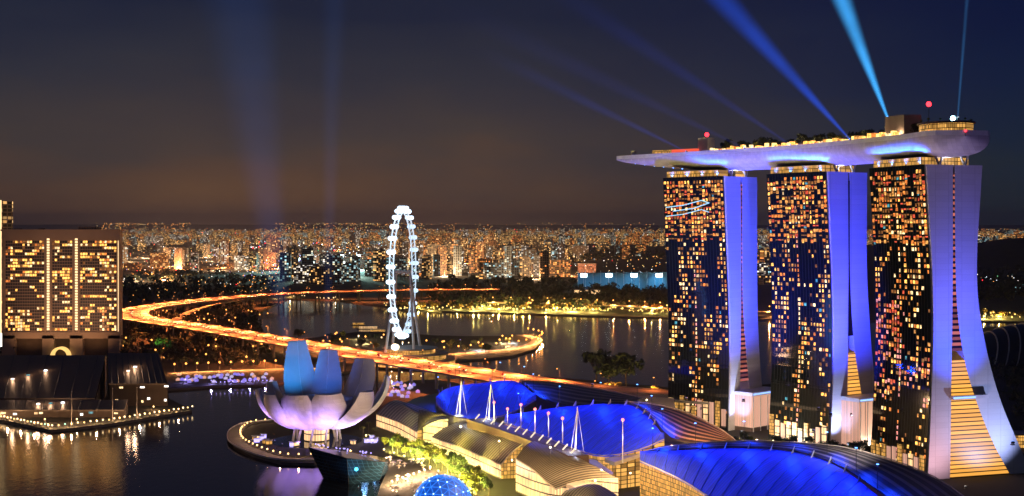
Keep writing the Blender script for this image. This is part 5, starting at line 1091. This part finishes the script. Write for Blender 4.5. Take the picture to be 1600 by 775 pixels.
# event tents by the water
gT = None
def tent_proto(m):
    t = thing('event_tent', 'tent', 'tent'); MB().box((0, 0, 1.3), (4.6, 4.6, 2.2)).build('side_panels', m, t, org=(0, 0, 0)); MB().faces([(-2.7, -2.7, 2.5), (2.7, -2.7, 2.5), (2.7, 2.7, 2.5), (-2.7, 2.7, 2.5), (0, 0, 4.6)], ((0, 1, 4), (1, 2, 4), (2, 3, 4), (3, 0, 4), (3, 2, 1, 0))).build('canopy', m, t, org=(0, 0, 0))
    b = MB(); 
    for x in (-2.5, 2.5):
        for y in (-2.5, 2.5): b.tube((x, y, 0), (x, y, 2.5), .08, .08, 5)
    b.build('frame', STEEL, t, org=(0, 0, 0)); return t
tp = [tent_proto(glow('violet tent cloth', (.36, .28, 1), .6)), tent_proto(glow('white tent cloth', (.75, .65, 1), .55)), tent_proto(glow('peach tent cloth', (1, .5, .32), .6))]
for k in range(70):
    if k < 46: x, y, wh_ = rr.uniform(268, 425), rr.uniform(585, 599), 'on the lawn between the dark halls and the museum'
    else: x, y, wh_ = rr.uniform(598, 655), rr.uniform(597, 622), 'between the museum and the farthest blue roof'
    q = rr.random(); nm = 0 if q < .5 else (1 if q < .85 else 2); o = put(tp[nm], gd(x, y, .01), f'glowing {("violet", "white", "peach")[nm]} event tent {wh_}', 'event tents', 'tent'); o.scale = (.7, .7, .7)
for x, y in ((290, 598), (330, 600), (360, 598), (390, 597), (415, 596), (615, 612), (640, 606)): put(gP, gd(x, y, .01), 'violet lamp among the event tents', 'violet lamps among the tents', 'lamp', 12000, (.4, .3, 1))
for k in range(13):   # violet lamps on the water's edge
    put(gP, gd(338+k*6.6, 603-k*.25, .01), f'violet lamp on the water edge below the tents, {ORD[k]} from the left', 'violet lamps on the water edge', 'lamp')
for k, (x, y) in enumerate(((612, 585), (628, 586), (645, 589), (658, 592))): p = gd(x, y); put(gW, p, f'white lamp lighting the flyover piers, {ORD[k]} from the left', 'white lamps under the flyover', 'lamp', 22000, (1, .85, .65))
rw = random.Random(91)
for k in range(46):   # planting and lamps on the strip of land under the wheel
    x = rw.uniform(440, 800); y = 527+(x-440)*.02+rw.uniform(0, 22)
    if abs(x-632) < 42: continue
    plant('lit' if k % 3 else 'dark', gd(x, y), rw.uniform(.8, 1.4), f'tree on the strip of land {"left" if x < 630 else "right"} of the wheel terminal', 'trees under the wheel')
for k in range(30):
    x = rw.uniform(440, 810); y = 527+(x-440)*.02+rw.uniform(0, 24); put(rw.choice((gF2, gS, gW, gP)), gd(x, y), f'lamp among the trees {"left" if x < 630 else "right"} of the wheel terminal', 'lamps under the wheel', 'lamp', 26000 if k % 2 else 0, rw.choice(((1, .7, .3), (1, .5, .2), (.8, .9, 1))))
for k, (x, y, w) in enumerate(((575, 514, 34), (560, 508, 22), (590, 519, 26))):
    j = thing('jetty', f'lit floating jetty in the basin left of the wheel, {("middle", "farthest", "nearest")[k]} one', 'jetty', gd(x, y, -1.9)); MB().box((0, 0, .5), (w, 5, .9)).build('float', CONC, j, org=(0, 0, 0)); MB().box((0, .5, 2.3), (w*.8, 3, 2.6)).build('cabin', rw.choice((SHOPG, CREAM)), j, org=(0, 0, 0)); MB().box((0, .5, 3.8), (w*.86, 4, .3)).build('roof', STEEL, j, org=(0, 0, 0))
# spray of the water show at the bottom edge
for k, (x, y) in enumerate(((570, 792), (588, 790))):
    p = gd(x, y, -1.95); f = thing('fountain', f'blue lit fountain jet of fine spray at the bottom edge, {ORD[k]} from the left', 'fountain', p, 0, 'fountain jets'); MB().tube((0, 0, 0), (0, 0, .5), .8, .6, 10).build('nozzle', DARK, f, org=(0, 0, 0)); b = MB()
    for q in range(700):
        t_ = rw.random(); h = 13*rw.random()**.6; r = .3+h*.17; a = rw.uniform(0, 6.28); d = math.sqrt(rw.random())*r; c = Vector((d*math.cos(a), d*math.sin(a), .5+h)); u1 = Vector((rw.uniform(-1, 1), rw.uniform(-1, 1), rw.uniform(-1, 1)))*.16; u2 = Vector((rw.uniform(-1, 1), rw.uniform(-1, 1), rw.uniform(-1, 1)))*.16; b.quad(c-u1, c+u2, c+u1)
    b.build('spray', mat('water spray', (.8, .85, .9), .3, var=0), f, org=(0, 0, 0)); lamp_light('jet_lamp', 'SPOT', (0, -2.5, .4), 110000, (.2, .5, 1), f, (0, 0, 9), 70, 1, .4)
# ------------------------------------------------------------------ floodlit grounds far away
def masts(n, xs, y, h, e, col, grp, lab, lens, off=20, big=4.5):
    for k in range(n):
        x = xs[0]+(xs[1]-xs[0])*k/(n-1); p = gd(x, y); t = thing('floodlight_mast', f'{lab}, {ORD[k]} from the left', 'floodlight mast', p, 0, grp); MB().tube((0, 0, 0), (0, 0, h), .8, .5, 6).build('pole', STEEL, t, org=(0, 0, 0)); MB().box((0, -.8, h+1.5), (big*1.5, .8, big*.8)).build('lamp_bank', lens, t, org=(0, 0, 0))
        lamp_light('mast_lamp', 'SPOT', (0, -2 if off > 0 else 2, h), e, col, t, (0, -off, 0), 120 if off > 0 else 62, 1, 1)
STL = glow('stadium lamp', (.85, 1, .95), 3.2)
field = tag(MB().prism([gd(x, y)[:2] for x, y in ((895, 461), (1056, 464), (1056, 455), (905, 453))], .02, .3).build('driving_range', GRASS), 'floodlit green practice ground in front of tall nets', 'sports ground')
masts(4, (912, 1030), 455, 36, 1.3e5, (.14, .55, 1), 'masts at the nets', 'white floodlight mast beside the tall nets', glow('net lamp', (.7, .93, 1), 12), -90, 10)
net = thing('safety_net', 'tall teal lit safety net on thin poles behind the practice ground', 'net', gd(980, 452)); a, c = gd(903, 452), gd(1060, 454); b = MB(); hN = 44
NET = mat('teal net', (.12, .3, .38), .9, var=.3, vscale=.02)
b.faces([a+Vector((0, 6, 0)), c+Vector((0, 6, 0)), c+Vector((0, 6, hN)), a+Vector((0, 6, hN*.9)), a+Vector((0, 6.5, 0)), c+Vector((0, 6.5, 0)), c+Vector((0, 6.5, hN)), a+Vector((0, 6.5, hN*.9))], ((0, 1, 2, 3), (7, 6, 5, 4), (3, 2, 6, 7))); b.build('netting', NET, net)
for k in range(14): p = a.lerp(c, k/13); MB().tube(p, p+Vector((0, 0, hN+2)), .6, .5, 6).build('pole', STEEL, net)
o = thing('club_house', 'orange lit low club house above the left end of the nets', 'building', gd(917, 428)); p = gd(917, 428); MB().box((p.x, p.y, 16), (58, 16, 32)).build('wall', city_mat('orange club wall', (.3, .14, .1), (1, .25, .1), (1, .4, .2), .85, (6, 5), .5), o); MB().box((p.x, p.y, 33), (62, 20, 2)).build('roof', CONC, o)
o = thing('club_house', 'small cream lit building at the left foot of the nets', 'building', gd(922, 460)); p = gd(922, 460); MB().box((p.x, p.y, 5), (70, 14, 10)).build('wall', CREAM, o); MB().box((p.x, p.y, 10.8), (74, 18, 1.5)).build('roof', CONC, o)
f2 = tag(MB().prism([gd(x, y)[:2] for x, y in ((462, 431), (562, 433), (566, 421), (470, 420))], .02, .3).build('sports_field', GRASS), 'floodlit playing field in the city left of the wheel', 'sports ground')
masts(4, (482, 560), 421, 46, 8e6, (.5, 1, .9), 'masts at the playing field', 'white floodlight mast at the playing field left of the wheel', glow('net lamp', (.7, .93, 1), 12), 60, 9); masts(3, (488, 536), 431, 40, 4e6, (.7, 1, .8), 'masts at the playing field', 'nearer floodlight mast at the playing field left of the wheel', STL, 40, 8)
st2 = thing('grandstand', 'pale grandstand lit teal behind the playing field', 'grandstand', gd(525, 419)); p = gd(525, 419)
for k in range(5): MB().box((p.x+20, p.y+k*7, 4+k*4), (190, 6.8, 8+k*8)).build('tier', mat('stand concrete', (.35, .38, .36), .9), st2)
MB().box((p.x+20, p.y+26, 49), (200, 30, 1.5)).build('roof', STEEL, st2)
o = thing('depot', 'low building with a long teal lit front at the right picture edge', 'building', gd(1590, 455)); p = gd(1590, 455); MB().box((p.x, p.y, 5), (120, 20, 10)).build('wall', glow('teal white front', (.5, .95, .95), .9), o); MB().box((p.x, p.y, 10.8), (126, 24, 1.5)).build('roof', CONC, o)
# glass conservatory ribs at the right edge
cv = gd(1600, 566); co = thing('conservatory', 'dark ribbed glass dome at the right picture edge', 'conservatory', cv); g = []
for i in range(13):
    f = i/12*2-1; row_ = []
    for k in range(17):
        a = math.pi*k/16; h = 44*math.sqrt(max(0, 1-f*f*.9)); row_.append(Vector((cv.x+f*75+12*math.sin(a), cv.y-45*math.cos(a), max(.05, h*math.sin(a)))))
    g.append(row_)
MB().grid(g).build('glass_shell', mat('dark dome glass', (.01, .014, .02), .25, var=0), co)
for r_ in g: MB().path([p+Vector((0, 0, .6)) for p in r_], .8, 5).build('rib', mat('dome rib', (.4, .4, .42), .6, var=.1), co)
put(gW, cv+Vector((-70, -60, 0)), 'white path lamp in front of the ribbed glass dome', None, 'lamp', 16000, (.7, .8, 1))
o = thing('pavilion_block', 'small amber lit block behind the foot of the flaring tower leg', 'building', gd(1606, 698)); p = gd(1606, 698); MB().box((p.x, p.y, 4.5), (26, 14, 9)).build('wall', SHOPG, o); MB().box((p.x, p.y, 9.6), (28, 16, 1.1)).build('roof', CONC, o)
# roof deck trees
for k in range(44):
    s = .15+k*.0132; p, a = onpark(s, rt.uniform(-6, 8), .02); plant('dark' if k % 3 else 'lit', p, rt.uniform(.6, .9), f'small tree on the boat shaped roof deck, {ORD[k]} from the blunt end', 'trees on the roof deck')
for k in range(10): s = .17+k*.055; p, a = onpark(s, -11, .02); put(gA, p, f'warm lamp on the roof deck, {ORD[k]} from the blunt end', 'lamps on the roof deck', 'lamp', 3000, (1, .65, .3))
for k in range(12):
    a = 2*math.pi*k/12; q = axis[5]; p = Vector((q.x+15*math.cos(a), q.y+15*math.sin(a), DZ+7.45)); plant('lit', p, .26, f'small potted tree on the round rooftop restaurant, {ORD[k]} round its edge', 'potted trees on the restaurant roof')
for k in list(bpy.data.objects):
    if k.get('used'): del k['used']
